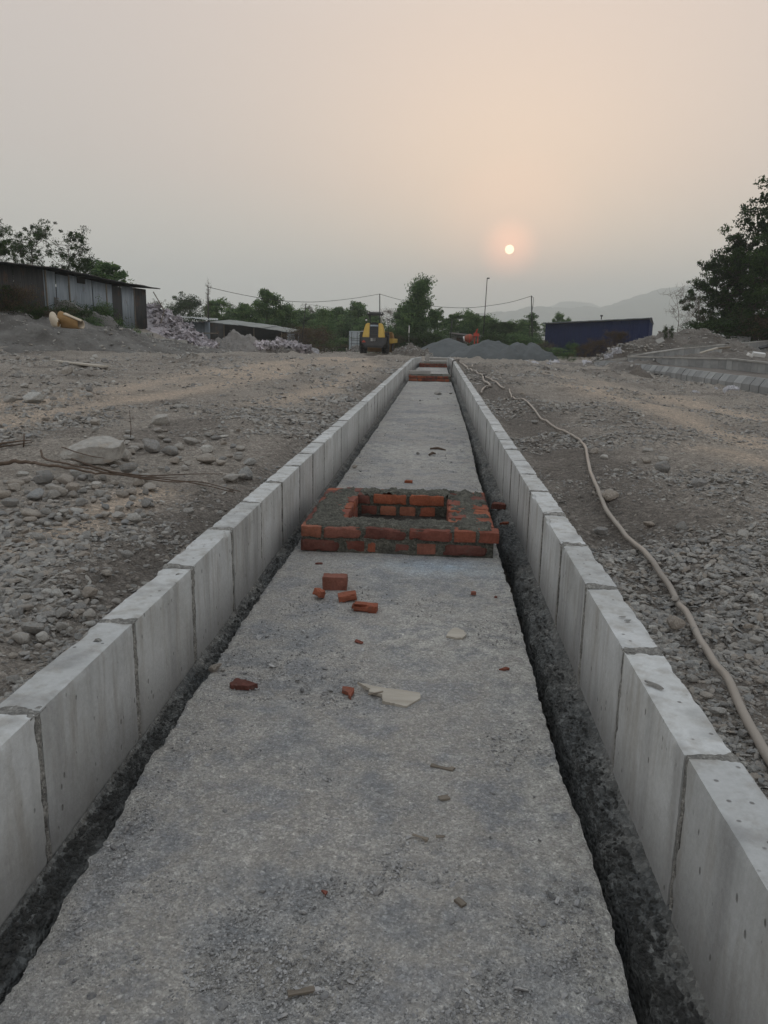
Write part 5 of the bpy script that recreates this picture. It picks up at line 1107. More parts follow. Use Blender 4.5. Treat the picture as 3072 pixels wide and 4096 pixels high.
def mid_sheds():
    r = empty('small_tin_shed', (0, 0, 0)); tag(r, 'small closed tin shed with pale flat roof behind the right end of the sack pile', 'shed')
    Y = 50.; p0, p1 = at(700, 1283, Y), at(820, 1290, Y+.8); corrugated('front_wall', (p0.x, p0.y), (p1.x, p1.y), -.2, -.2, p0.z, p1.z, M_TIN, r, .12, .015)
    p2 = at(845, 1290, Y-.6); corrugated('corner_panel', (p1.x+.25, p1.y-.9), (p2.x, p2.y-.3), -.2, -.2, p1.z+.05, p2.z, M_TIN, r, .12, .01)
    corrugated('side_wall', (p1.x, p1.y), (p1.x+.2, p1.y+3.5), -.2, -.2, p1.z, p1.z, M_TIND, r)
    a, b = at(684, 1266, Y-.5), at(872, 1281, Y-.8); c, d = at(872, 1274, Y+3.2), at(690, 1263, Y+3.2)
    roof_sheet('roof_sheet', a, (a+b)/2+Vector((.05, 0, .02)), (c+d)/2, d, M_TINR, r); roof_sheet('roof_sheet', (a+b)/2+Vector((0, 0, -.01)), b, c, (c+d)/2, M_TINR, r)
    mb = MB(); q = at(826, 1300, Y-.9); mb.box((q.x+.25, q.y, q.z-.5), (.9, .05, .06)); mb.obj('shelf_rail', M_WOOD, r)
    r = empty('open_tin_shed', (0, 0, 0)); tag(r, 'long low open fronted shed with pale tin roof behind the sand heap', 'shed')
    A, B, Cc = (838, 1288, 55.), (1040, 1312, 62.), (1155, 1330, 67.); E_ = (1198, 1337, 69)
    P = [at(*q) for q in (A, B, Cc, E_)]
    for i, (a, b) in enumerate(zip(P[:-1], P[1:-1])):
        bb = b+Vector((.25, 0, 0)) if i == 0 else b; up_ = Vector((0, 5.5, .26)); m_ = (a+bb)/2
        roof_sheet('roof_sheet', a+Vector((0, 0, .02*i)), m_+Vector((0, 0, .02*i)), m_+up_, a+up_, M_TINR, r); roof_sheet('roof_sheet', m_+Vector((0, 0, .02*i+.03)), bb, bb+up_, m_+up_, M_TINR, r)
    up_ = Vector((0, 5.5, .1)); roof_sheet('roof_sheet', P[2]+Vector((-.1, 0, -.05)), P[3], P[3]+up_, P[2]+up_, M_TIND, r)
    corrugated('back_wall', (P[0].x-1, P[0].y+5.4), (P[3].x, P[3].y+5.4), -1.6, -1.6, P[0].z+.2, P[3].z, M_BLACK, r)  # near-black sheet colour paints in the shade inside the open shed
    corrugated('left_wall', (P[0].x-.9, P[0].y+.2), (P[0].x-1, P[0].y+5.4), -1.6, -1.6, P[0].z, P[0].z+.2, M_TIND, r)
    a, b = at(1148, 1340, 66.7), at(1180, 1340, 68.4); corrugated('end_panel', (a.x, a.y), (b.x, b.y), -1.5, -1.5, P[2].z-.08, P[3].z-.0, M_TIN, r, .16, .02)
    corrugated('end_panel', (b.x+.25, b.y+.1), (P[3].x-.15, P[3].y+.3), -1.5, -1.5, P[3].z-.02, P[3].z-.03, M_TIN, r, .16, .02)
    corrugated('right_wall', (P[3].x-.1, P[3].y+.2), (P[3].x, P[3].y+5.4), -1.5, -1.5, P[3].z, P[3].z+.1, M_TIND, r)
    for px in (862, 895, 1015, 1126):
        Y_ = float(np.interp(px, [838, 1155], [55.1, 67.1])); q = at(px, float(np.interp(px, [838, 1040, 1155], [1290, 1314, 1332])), Y_); mb = MB(); mb.tube([(q.x, Y_, -1.6), (q.x, Y_, q.z)], .045, 6); mb.obj('post', M_WOOD, r)
mid_sheds()

def blue_shed():
    r = empty('blue_shed', (0, 0, 0)); tag(r, 'large navy blue clad shed with a sloping roof behind the right dirt mounds', 'shed')
    Ya, Yb = 86., 74.; A, B = at(2183, 1296, Ya), at(2597, 1277, Yb)
    n = 13
    for i in range(n):
        a, b = i/n, (i+1)/n; pa, pb = A.lerp(B, a), A.lerp(B, b)
        corrugated('cladding_sheet', (pa.x, pa.y), (pb.x+.06, pb.y-.01), -1.2, -1.2, pa.z, pb.z, M_BLUE, r, .25, .02, 0, .012*(i % 2))
    back = Vector((2.5, 8, 0)); corrugated('side_wall', (B.x, B.y), (B.x+back.x, B.y+back.y), -1.2, -1.2, B.z, B.z-.3, M_BLUE, r, .25, .02)
    corrugated('side_wall', (A.x, A.y), (A.x+back.x, A.y+back.y), -1.2, -1.2, A.z, A.z-.3, M_BLUE, r, .25, .02)
    A2, B2 = at(2171, 1291, Ya-.3), at(2609, 1270, Yb-.6); k = Vector((2.5, 8.6, -.4))
    for i in range(6):
        a, b = A2.lerp(B2, i/6), A2.lerp(B2, (i+1)/6); roof_sheet('roof_sheet', a, b, b+k, a+k, M_TINR if i == 9 else M_TIN, r, .25, .02, .05)
    q = at(2405, 1278, 80); mb = MB(); mb.tube([q, q+Vector((0, 0, .35))], .05, 6); mb.box(q+Vector((0, 0, .36)), (.22, .22, .14)); mb.obj('roof_vent', M_DARKMETAL, r)
    r = empty('low_brick_hut', (0, 0, 0)); tag(r, 'low grey hut with flat tin roof behind the orange mixer', 'hut'); a, b = at(1808, 1337, 66), at(1925, 1347, 67)
    mb = MB(); mb.box(((a.x+b.x)/2, 68.3, (a.z-1.2)/2), (b.x-a.x, 3.6, a.z+1.2)); mb.obj('wall', M_BLOCKW, r)
    roof_sheet('roof_sheet', a+Vector((-.2, -.4, .05)), b+Vector((.3, -.4, -.05)), b+Vector((.3, 4, .1)), a+Vector((-.2, 4, .2)), M_TIND, r)
    mb = MB(); mb.box((a.x+.75, 66.46, a.z-.9), (.7, .06, 1.3)); mb.obj('door', M_TIND, r)
blue_shed()

def mixer():
    Y = 60.; p = at(1880, 1355, Y); k = Y/F_; r = empty('concrete_mixer', (p.x, Y, -.45)); tag(r, 'orange concrete mixer with a red frame peeking over the grey heaps', 'mixer'); z0 = p.z+.45
    mb = MB(); mb.tube([(-24*k, 0, z0-.02), (-20*k, 0, z0), (-12*k, 0, z0+.02), (2*k, 0, z0+.05), (6*k, 0, z0+.04), (12*k, 0, z0+.02)], [.16, .17, .28, .30, .26, .12], 18); mb.obj('drum', M_ORANGE, r, True)
    mb = MB(); mb.tube([(-26*k, 0, z0-.02), (-21*k, 0, z0)], .185, 18); mb.obj('drum_mouth', M_WHITE, r, True)
    mb = MB(); mb.tube([(-3*k, 0, z0+.02), (0, 0, z0+.02)], .33, 18); mb.obj('drum_ring', M_REDP, r, True)
    mb = MB(); mb.box((18*k, 0, z0/2+.2), (.09, .09, z0+.5)); mb.box((30*k, 0, z0/2+.2), (.09, .09, z0+.3)); mb.box((24*k, 0, z0+.30), (.42, .4, .2)); mb.box((24*k, 0, z0+.45), (.12, .12, .3)); mb.box((5*k, 0, .8), (1.2, .5, .1)); mb.tube([(12*k, .1, z0+.1), (28*k, .1, z0+.75)], .04, 6); mb.obj('frame', M_REDP, r)
    for sx in (-10*k, 20*k):
        mb = MB(); mb.tube([(sx, -.42, .3), (sx, -.28, .3)], .3, 16); mb.obj('wheel', M_RUBBER, r, True)
mixer()

# ------------------------------------------------------------------ container
def container():
    Y = 80.; A, B = at(1397, 1330, Y), at(1440, 1331, Y); k = Y/F_; wdt = 2.3; r = empty('shipping_container', (A.x+wdt/2, Y, -.62), (0, 0, -.08)); tag(r, 'pale blue shipping container standing behind the yellow roller', 'container')
    h = 2.05
    mb = MB(); mb.box((0, 3.05, h/2), (wdt-.06, 6.0, h-.06)); mb.obj('body', M_CONT, r)
    for sx in (-1, 1):
        d = MB(); d.box((sx*(wdt/4-.02), -.02, h/2), (wdt/2-.09, .05, h-.22)); dd = d.obj('door', M_CONT, r)
        for bx in (.28, .78):
            d = MB(); d.tube([(sx*bx*wdt/2, -.07, .1), (sx*bx*wdt/2, -.07, h-.1)], .022, 6); d.obj('lock_rod', M_DARKMETAL, dd)
        for z in (.45, .8, 1.15, 1.35):
            d = MB(); d.box((sx*(wdt/4-.02), -.055, z), (wdt/2-.22, .03, .035)); d.obj('rib', M_DARKMETAL, dd)
    fr = MB()
    for sx in (-1, 1):
        fr.box((sx*(wdt/2-.03), 0, h/2), (.1, .12, h)); fr.box((sx*(wdt/2-.03), 6.1, h/2), (.1, .12, h)); fr.box((sx*(wdt/2-.03), 3.05, h-.04), (.09, 6.1, .1)); fr.box((sx*(wdt/2-.03), 3.05, .06), (.09, 6.1, .12))
    fr.box((0, 0, h-.04), (wdt, .12, .1)); fr.box((0, 0, .06), (wdt, .12, .12)); fr.obj('corner_frame', M_CONT, r)
    mb = MB(); mb.box((.55, .8, h+.06), (1.1, 1.0, .1), (.03, 0, .1)); mb.box((.7, 1.0, h+.14), (.7, .7, .07), (.1, .1, .4)); mb.obj('roof_cover', M_WOOD, r)
container()

# ------------------------------------------------------------------ road roller
def roller():
    Y = 60.5; g = at(1497, 1412, Y); s = 1.0; r = empty('road_roller', (g.x+.02, Y, float(base_z(g.x, Y))+.0), (0, 0, R(2))); tag(r, 'yellow and black road roller seen from behind, with open canopy', 'road roller')
    print('roller z', g.z, r.location.z); r.location.z = g.z
    def tyre(x):
        mb = MB(); n = 30; prof = [(-.27, .52), (-.285, .64), (-.25, .74), (-.12, .775), (.12, .775), (.25, .74), (.285, .64), (.27, .52)]
        V = []; 
        for x_, rad in prof:
            for j in range(n): a = 2*math.pi*j/n; V.append((x+x_, math.sin(a)*rad, .775+math.cos(a)*rad))
        mb.add(V, [(i*n+j, i*n+(j+1) % n, (i+1)*n+(j+1) % n, (i+1)*n+j) for i in range(len(prof)-1) for j in range(n)])
        for j in range(22):
            a = 2*math.pi*j/22
            for sx in (-1, 1): mb.box((x+sx*.14, math.sin(a)*.785, .775+math.cos(a)*.785), (.25, .07, .05), (-a, 0, sx*.35))
        o = mb.obj('rear_tyre', M_RUBBER, r, True)
        m2 = MB(); m2.tube([(x-.22, 0, .775), (x-.2, 0, .775), (x+.2, 0, .775), (x+.22, 0, .775)], [.40, .53, .53, .40], 22); m2.tube([(x-.26, 0, .775), (x+.26, 0, .775)], .14, 12); m2.obj('rim', M_YEL, o, True)
    tyre(-.86); tyre(.84)
    b = MB()  # rear counterweight with chamfered lower corners
    b.prism([(-.72, .55), (.66, .55), (.90, .74), (.98, 1.18), (-.98, 1.18), (-.94, .74)], -1.06, -.80); b.box((0, -.45, .95), (1.1, .8, .5)); b.prism([(-.70, .42), (.62, .42), (.72, .60), (-.78, .60)], -.98, -.7)
    b.obj('rear_bumper', M_GREY, r, bevel=.02)
    h = MB()
    for sx in (-1, 1):  # the two yellow cheeks of the engine hood
        P = [(sx*.34, 1.18), (sx*.86, 1.18), (sx*.80, 1.62), (sx*.66, 2.15), (sx*.52, 2.25), (sx*.33, 2.25)]
        if sx < 0: P = P[::-1]
        P = [(x-.04, z) for x, z in P]; n = len(P); V = []
        for yy, sh in ((-.96, 0), (.55, 0)):
            for x, z in P: V.append((x, yy+(.55 if yy < 0 else 0)*((z-1.18)/1.07)**1.6, z))
        h.add(V, [tuple(range(n)), tuple(range(2*n-1, n-1, -1))]+[(i, i+n, (i+1) % n+n, (i+1) % n) for i in range(n)])
    h.obj('engine_hood', M_YEL, r, bevel=.035)
    gr = MB(); V = []
    P = [(-.37, 1.18), (.29, 1.18), (.29, 2.2), (-.37, 2.2)]
    for yy in (-.90, .5):
        for x, z in P: V.append((x, yy+(.55 if yy < 0 else 0)*((z-1.18)/1.07)**1.6, z))
    gr.add(V, [(0, 1, 2, 3), (7, 6, 5, 4), (0, 4, 5, 1), (1, 5, 6, 2), (2, 6, 7, 3), (3, 7, 4, 0)]); gr.obj('grille', M_GREY, r)
    for z in (1.32, 1.47, 1.62, 1.78, 1.92):
        q = MB(); q.box((-.04, -.93+.55*((z-1.18)/1.07)**1.6, z), (.60, .05, .055), (-.5, 0, 0)); q.obj('grille_slat', M_DARKMETAL, r)
    q = MB(); q.box((-.04, -.46, 2.02), (.62, .16, .12), (-.5, 0, 0)); q.obj('grille_cap', M_TIN, r)
    q = MB(); q.box((-.04, -.15, 2.24), (.66, .6, .06)); q.box((-.03, -.1, 2.28), (.36, .4, .06)); q.obj('hood_top', M_DARKMETAL, r)
    # white marks, red lamp panel, tow hook
    for k in range(3):
        for sx in (-.17, .03):
            q = MB(); q.box((sx-.02, -1.063, 1.085-k*.075), (.16-.0*k, .006, .03)); q.obj('white_stripe', M_WHITE, r)
    q = MB(); q.prism([(-.92, .84), (-.66, .84), (-.79, .98)], -1.069, -1.0615); q.obj('red_reflector', M_REDP, r)
    q = MB(); q.box((-.79, -1.064, .82), (.32, .006, .03)); q.obj('red_strip', M_REDP, r)
    q = MB(); q.box((0, -1.09, 1.0), (.06, .08, .3)); q.tube([(.17, -1.05, .97), (.17, -1.09, .97)], .06, 10); q.obj('tow_hitch', M_DARKMETAL, r)
    # platform, posts, canopy
    q = MB(); q.box((0, 1.0, 1.45), (1.6, 1.3, .12)); q.box((0, 1.7, 1.85), (.9, .12, .7)); q.obj('platform', M_GREY, r)
    q = MB(); q.box((-.05, .85, 1.75), (.5, .5, .14)); q.box((-.05, .64, 2.05), (.48, .1, .5)); q.obj('seat', M_RUBBER, r, bevel=.03)
    for x, y in ((-.48, .5), (.45, .5), (-.42, 1.6), (.42, 1.6)):
        q = MB(); q.tube([(x, y, 1.5), (x*1.0, y, 2.9)], .032, 8); q.obj('canopy_post', M_DARKMETAL if x < 0 else M_CONC, r)
    q = MB(); q.tube([(.62, .55, 2.25), (.40, .62, 2.86)], .025, 6); q.obj('grab_rail', M_WHITE, r)
    q = MB(); q.box((-.02, 1.0, 2.98), (1.22, 1.75, .19)); q.box((0.0, 1.0, 2.87), (1.1, 1.5, .04)); q.obj('canopy', M_GREY, r, bevel=.05)
    for x in (-.52, .48):
        q = MB(); q.box((x, .10, 3.0), (.09, .04, .06)); q.obj('canopy_lamp', M_WHITE, r)
    for x, zz in ((-.68, 2.45), (1.02, 2.38)):
        q = MB(); q.tube([(x, .3, 1.5), (x*.98, .25, 2.2), (x, .2, zz)], .028, 6); q.tube([(x*.98, .25, 2.18), (x*.5, .4, 2.2)], .022, 6); o = q.obj('lamp_stalk', M_DARKMETAL, r)
        q = MB(); q.box((x, .16, zz+.06), (.17, .12, .22)); q.obj('work_lamp', M_DARKMETAL, o, bevel=.02)
        q = MB(); q.box((x, .095, zz+.02), (.13, .01, .12)); q.obj('lamp_lens', M_WHITE, o)
    # articulated front: yoke, drum, yellow frame swung to the right
    f = link('front_frame', None, r) if False else None
    ang = -.13; ca, sa = math.cos(ang), math.sin(ang); J = Vector((0, 1.7, 0))
    T_ = lambda x, y, z: Vector((J.x+x*ca-y*sa+.10, J.y+x*sa+y*ca, z))
    m_ = MB()
    for sx in (-1, 1): m_.box(T_(sx*1.16, 1.7, .92), (.16, 2.3, .36), (0, 0, ang))
    m_.box(T_(0, .55, .92), (2.4, .22, .40), (0, 0, ang)); m_.box(T_(0, 2.85, .92), (2.4, .2, .36), (0, 0, ang)); m_.box(T_(0, .1, .9), (.7, .9, .5), (0, 0, ang)); fr = m_.obj('front_frame', M_YEL, r, bevel=.03)
    m_ = MB(); m_.tube([T_(-1.05, 1.7, .76), T_(-1.03, 1.7, .76), T_(1.03, 1.7, .76), T_(1.05, 1.7, .76)], [.70, .76, .76, .70], 34); m_.obj('drum', M_OCHRE, r, True)
    m_ = MB(); m_.box(T_(0, .72, 1.32), (2.3, .10, .62), (.35, 0, ang)); m_.obj('front_shield', M_OCHRE, r, bevel=.02)
    m_ = MB(); m_.tube([T_(1.10, 1.0, .5), T_(1.16, 1.0, .5)], .42, 20); m_.obj('side_cover', M_RUBBER, r)
    m_ = MB(); m_.tube([(1.02, .3, 1.45), (.98, .3, 2.3)], .03, 6); m_.obj('handrail', M_DARKMETAL, r)
roller()

# ------------------------------------------------------------------ poles and cables
def pole(px, ptop, pbot, Y, rad, label, name='utility_pole', mat=M_CABLE, base=None):
    a, b = at(px[0], ptop, Y), at(px[1], pbot, Y); z = float(base_z(b.x, Y))-.4
    if b.z > z: d = (a-b)/(a.z-b.z); b = b+d*(z-b.z)
    mb = MB(); mb.tube([b, a], [rad*.9, rad*.75], 8); o = mb.obj(name, mat, None, True); tag(o, label, 'pole'); return a
T1 = pole((832, 834), 1147, 1278, 50.5, .042, 'left wooden cable pole standing in front of the small tin shed'); T2 = pole((1519, 1519), 1175, 1260, 70., .055, 'middle cable pole rising directly behind the road roller')
T3 = pole((2126, 2129), 1183, 1372, 66., .055, 'right cable pole standing behind the right gravel heap'); pole((1949, 1933), 1111, 1345, 66., .042, 'tallest thin pole left of the right cable pole', name='thin_pole')
pole((1224, 1206), 1213, 1375, 56., .032, 'thin leaning pole by the end of the open shed', name='thin_pole'); pole((1809, 1801), 1277, 1356, 62, .04, 'short dark pole beside the low grey hut', name='thin_pole'); pole((1637, 1635), 1302, 1372, 66, .07, 'short concrete post in front of the tall central tree', name='fence_post', mat=M_CONC)
mb = MB(); p = at(1949, 1112, 66); mb.box(p+Vector((.09, 0, -.02)), (.2, .06, .09)); tag(mb.obj('pole_camera', M_CABLE), 'small lamp head at the top of the tallest thin pole', 'lamp')
def cable(pix, Ys, r, label, closed=None):
    P = [at(a, b, float(np.interp(i/(len(pix)-1), [0, 1], Ys))) for i, (a, b) in enumerate(pix)]; mb = MB(); mb.tube(catmull(P, 6), r*.75, 5, cap=False); tag(mb.obj('power_cable', M_CABLE, None, True), label, 'cable')
cable([(832, 1148), (950, 1175), (1080, 1198), (1160, 1205), (1240, 1208), (1330, 1203), (1430, 1191), (1519, 1176)], (50.5, 70.), .024, 'black cable sagging between the left and middle cable poles')
cable([(1519, 1176), (1570, 1191), (1630, 1206), (1720, 1223), (1800, 1230), (1870, 1231), (1940, 1225), (2040, 1209), (2126, 1184)], (70, 66.), .024, 'black cable sagging between the middle and right cable poles')
cable([(2126, 1184), (2134, 1193), (2133, 1215), (2128, 1250), (2127, 1290)], (66, 66), .022, 'loose cable loop hanging down the right cable pole')
cable([(1224, 1216), (1300, 1226), (1400, 1238), (1519, 1246), (1640, 1247), (1809, 1280)], (56, 64), .009, 'thin faint wire stretched low behind the road roller')
mb = MB(); q = at(1871, 1232, 67.); mb.tube([q, q+Vector((.03, 0, -.09))], .03, 5); tag(mb.obj('cable_tape', M_CABLE), 'short tape end hanging from the lowest point of the right cable', 'tape')

# ------------------------------------------------------------------ vegetation
def rand_dirs(n, g, droop=0):
    v = g.normal(size=(n, 3)); v[:, 2] -= droop; return v/np.linalg.norm(v, axis=1, keepdims=True)
def leaf_mesh(name, cen, size, g, mat, tone, droop=.3, aspect=.42, clump=1):
    n = len(cen); u = rand_dirs(n, g, droop); w = np.cross(u, rand_dirs(n, g)); w /= np.maximum(np.linalg.norm(w, axis=1, keepdims=True), 1e-6); s = size*g.uniform(.6, 1.35, n)[:, None]
    up_ = np.cross(u, w)*.14
    V = np.stack([cen-u*s*.5, cen+w*s*aspect*.5+up_*s, cen+u*s*.5, cen-w*s*aspect*.5+up_*s], 1).reshape(-1, 3)
    Fq = np.arange(n*4).reshape(n, 4); return mesh_np(name, V, Fq, mat, False, {'tone': np.repeat(tone, 4)})
def tree_mesh(seed, h=8., w=4., base=.25, shape='round', nb=26, nl=9000, leaf=.16, mat=M_LEAFG, spread=.34, bare=False, trunk=.11, lean=0., droop=.3, up_b=.5):
    g = np.random.default_rng(seed); tb = MB(); top = Vector((lean*h, 0, h*.93)); wv = [Vector((g.normal(0, .03*h), g.normal(0, .03*h), 0)) for _ in range(2)]
    P = catmull([Vector((0, 0, -.5)), Vector((lean*h*.25, 0, h*.3))+wv[0], Vector((lean*h*.6, 0, h*.62))+wv[1], top], 6); n = len(P); tb.tube(P, [trunk*h/8*(1-.85*i/n) for i in range(n)], 7)
    env = {'round': lambda t: math.sin(math.pi*min(1, t*.93+.07))**.55, 'cone': lambda t: (1-t)**.75*min(1, t*5+.45), 'column': lambda t: (1.05-t)**.62*(.78+.22*math.sin(t*11+seed)), 'umbrella': lambda t: .35+.75*t, 'bush': lambda t: (1-t*t)**.5}[shape]
    tips = []; tw = []
    for b in range(nb):
        t = (b+g.random())/nb; z = base+(1-base)*t; i = min(n-1, int(z*(n-1)/.95)); o = P[i]; L_ = w/2*env(t)*g.uniform(.55, 1.15); a = g.uniform(0, 2*math.pi); rise = up_b*L_*g.uniform(.3, 1.2)
        e = o+Vector((math.cos(a)*L_, math.sin(a)*L_, rise)); e.z = min(e.z, h*1.02); mid = o.lerp(e, .5)+Vector((0, 0, -.1*L_)); tb.tube([o, mid, e], [trunk*h/8*.35*(1-.5*t), trunk*h/8*.2, .012], 5)
        m_ = 5 if not bare else 7
        for k in range(m_):
            q = o.lerp(e, g.uniform(.35, 1.0)); d = Vector(g.normal(size=3))*w*.11; d.z = abs(d.z)*.7 if not droop > .6 else -abs(d.z); e2 = q+d; tb.tube([q, q.lerp(e2, .5)+Vector(g.normal(size=3))*.03, e2], [.02 if not bare else .016, .012, .006], 4, cap=False); tips.append(e2); tw.append(t)
            if bare:
                for _ in range(3): e3 = e2+Vector(g.normal(size=3))*w*.08+Vector((0, 0, w*.05)); tb.tube([e2, e3], [.009, .004], 3, cap=False)
        tips.append(e); tw.append(t)
    tm = tb.mesh('trunk', M_BARKP if bare else M_BARK, True)
    T_ = np.array([p[:] for p in tips]); wt = g.uniform(.3, 1.7, len(T_))**1.3; wt /= wt.sum(); idx = g.choice(len(T_), nl, p=wt); cl = g.uniform(.4, 1.3, len(T_)); r_ = spread*w*.22*cl[idx]
    off = g.normal(size=(nl, 3)); off /= np.maximum(np.linalg.norm(off, axis=1, keepdims=True), 1e-6); off *= (g.random(nl)**.45)[:, None]; C_ = T_[idx]+off*r_[:, None]*np.array([1.15, 1.15, .8])
    tone = np.clip(.5+.26*g.normal(size=len(T_))[idx]+.24*g.normal(size=nl), 0, 1); cm = leaf_mesh('crown', C_, leaf, g, mat, tone, droop); return tm, cm
def tree(px, Y, top_py, ms, label, cat='tree', name='tree', h0=8., rz=None, wscale=1., group=None, zbase=None):
    p = at(px, 1340, Y); zb = float(base_z(p.x, Y)) if zbase is None else zbase; H = at(px, top_py, Y).z-zb; s = H/h0
    r = empty(name, (p.x, Y, zb), (0, 0, rnd.uniform(0, 6.28) if rz is None else rz)); r.scale = (s*wscale, s*wscale, s); tag(r, label, cat, group); link('trunk', ms[0], r); link('crown', ms[1], r); return r
TMs = {
 'big': [tree_mesh(1, w=5.2, base=.16, shape='round', nb=34, nl=9500, leaf=.21, mat=M_LEAFD, spread=.33), tree_mesh(2, w=4.4, base=.14, shape='cone', nb=36, nl=9500, leaf=.21, mat=M_LEAFD, spread=.33)],
 'airy': [tree_mesh(3, w=6.5, base=.45, shape='umbrella', nb=24, nl=5600, leaf=.19, mat=M_LEAFD, spread=.30, up_b=.55), tree_mesh(4, w=5.5, base=.42, shape='umbrella', nb=22, nl=5200, leaf=.19, mat=M_LEAFD, spread=.30, up_b=.75)],
 'mid': [tree_mesh(5, w=5.2, base=.1, nb=28, nl=11000, leaf=.34, mat=M_LEAFG, spread=.62), tree_mesh(6, w=4.4, base=.12, nb=26, nl=9000, leaf=.34, mat=M_LEAFG, spread=.62), tree_mesh(7, w=6.4, base=.08, shape='bush', nb=30, nl=12000, leaf=.36, mat=M_LEAFG, spread=.65)],
 'tall': [tree_mesh(8, w=3.9, base=.12, shape='column', nb=36, nl=12000, leaf=.28, mat=M_LEAFG, spread=.9)],
 'bamboo': [tree_mesh(9, w=3.0, base=.15, shape='column', nb=22, nl=3400, leaf=.24, mat=M_LEAFG, spread=.5, trunk=.05, up_b=1.1), tree_mesh(10, w=3.4, base=.2, shape='cone', nb=20, nl=3000, leaf=.24, mat=M_LEAFG, spread=.5, trunk=.05, lean=.08, up_b=1.)],
 'pale': [tree_mesh(12, w=5.5, base=.2, nb=26, nl=4200, leaf=.16, mat=M_LEAFP, spread=.42), tree_mesh(13, w=4.5, base=.2, nb=30, nl=2600, leaf=.13, mat=M_LEAFB, spread=.5, bare=True)],
 'dense': [tree_mesh(14, w=8.5, base=.14, shape='round', nb=40, nl=15000, leaf=.26, mat=M_LEAFD, spread=.5)],
 'bare': [tree_mesh(15, w=4.0, base=.25, nb=16, nl=260, leaf=.09, mat=M_LEAFB, spread=.6, bare=True, trunk=.07, up_b=1.2, lean=-.12), tree_mesh(16, w=2.2, base=.35, shape='column', nb=22, nl=200, leaf=.08, mat=M_LEAFB, spread=.6, bare=True, trunk=.06, up_b=1.0, lean=-.05)],
 'palm': [tree_mesh(17, w=5.0, base=.72, shape='round', nb=18, nl=3600, leaf=.34, mat=M_LEAFD, spread=.5, droop=1.4, up_b=.25)],
 'bush': [tree_mesh(20, h=2.5, w=4.2, base=.02, shape='bush', nb=26, nl=6500, leaf=.13, mat=M_LEAFD, spread=.55, trunk=.10), tree_mesh(21, h=2.5, w=4.2, base=.02, shape='bush', nb=26, nl=6500, leaf=.13, mat=M_LEAFG, spread=.55, trunk=.10), tree_mesh(22, h=2.5, w=4.2, base=.02, shape='bush', nb=30, nl=5200, leaf=.10, mat=M_LEAFB, spread=.6, trunk=.10)]}
tb_ = TMs['big']; am = TMs['airy']; mi_ = TMs['mid']
# right edge group
tree(3082, 47., 665, tb_[1], 'tallest dark tree, cut by the right edge of the picture', wscale=.95); tree(3010, 49., 815, tb_[0], 'tall dark tree just left of the tallest one at the right edge', wscale=.80); tree(2925, 50., 945, tb_[1], 'dark leafy tree third from the right edge', wscale=1.02); tree(2838, 51., 1045, tb_[0], 'shortest dark tree of the right edge group, over the dirt mound', wscale=.95)
tree(2975, 54., 1010, tb_[0], 'dark tree filling the gap behind the right edge group', wscale=1.2); tree(3110, 44, 930, tb_[0], 'dark tree lowest on the far right, mostly outside the picture', wscale=1.0); tree(2795, 49., 1200, TMs['bare'][0], 'leafless shrub leaning against the shortest dark right tree'); tree(2722, 47., 1168, TMs['bare'][0], 'small bare tree alone on top of the dirt mound', rz=.2)
# behind the big left shed
tree(-10, 31., 890, tb_[0], 'dark tree cut by the left edge of the picture above the shed', wscale=.8); tree(150, 41., 930, am[1], 'airy upright tree behind the left end of the tin shed roof', wscale=.85); tree(298, 44., 957, am[0], 'wide airy umbrella shaped tree behind the middle of the tin shed', wscale=.85); tree(425, 47., 1050, TMs['mid'][1], 'lower dark tree behind the right half of the tin shed', wscale=1.25); tree(355, 47, 1030, tb_[0], 'dark round tree between the umbrella tree and the lower one', wscale=.8)
tree(80, 38, 985, am[0], 'thin airy tree between the left edge tree and the upright one', wscale=.7)
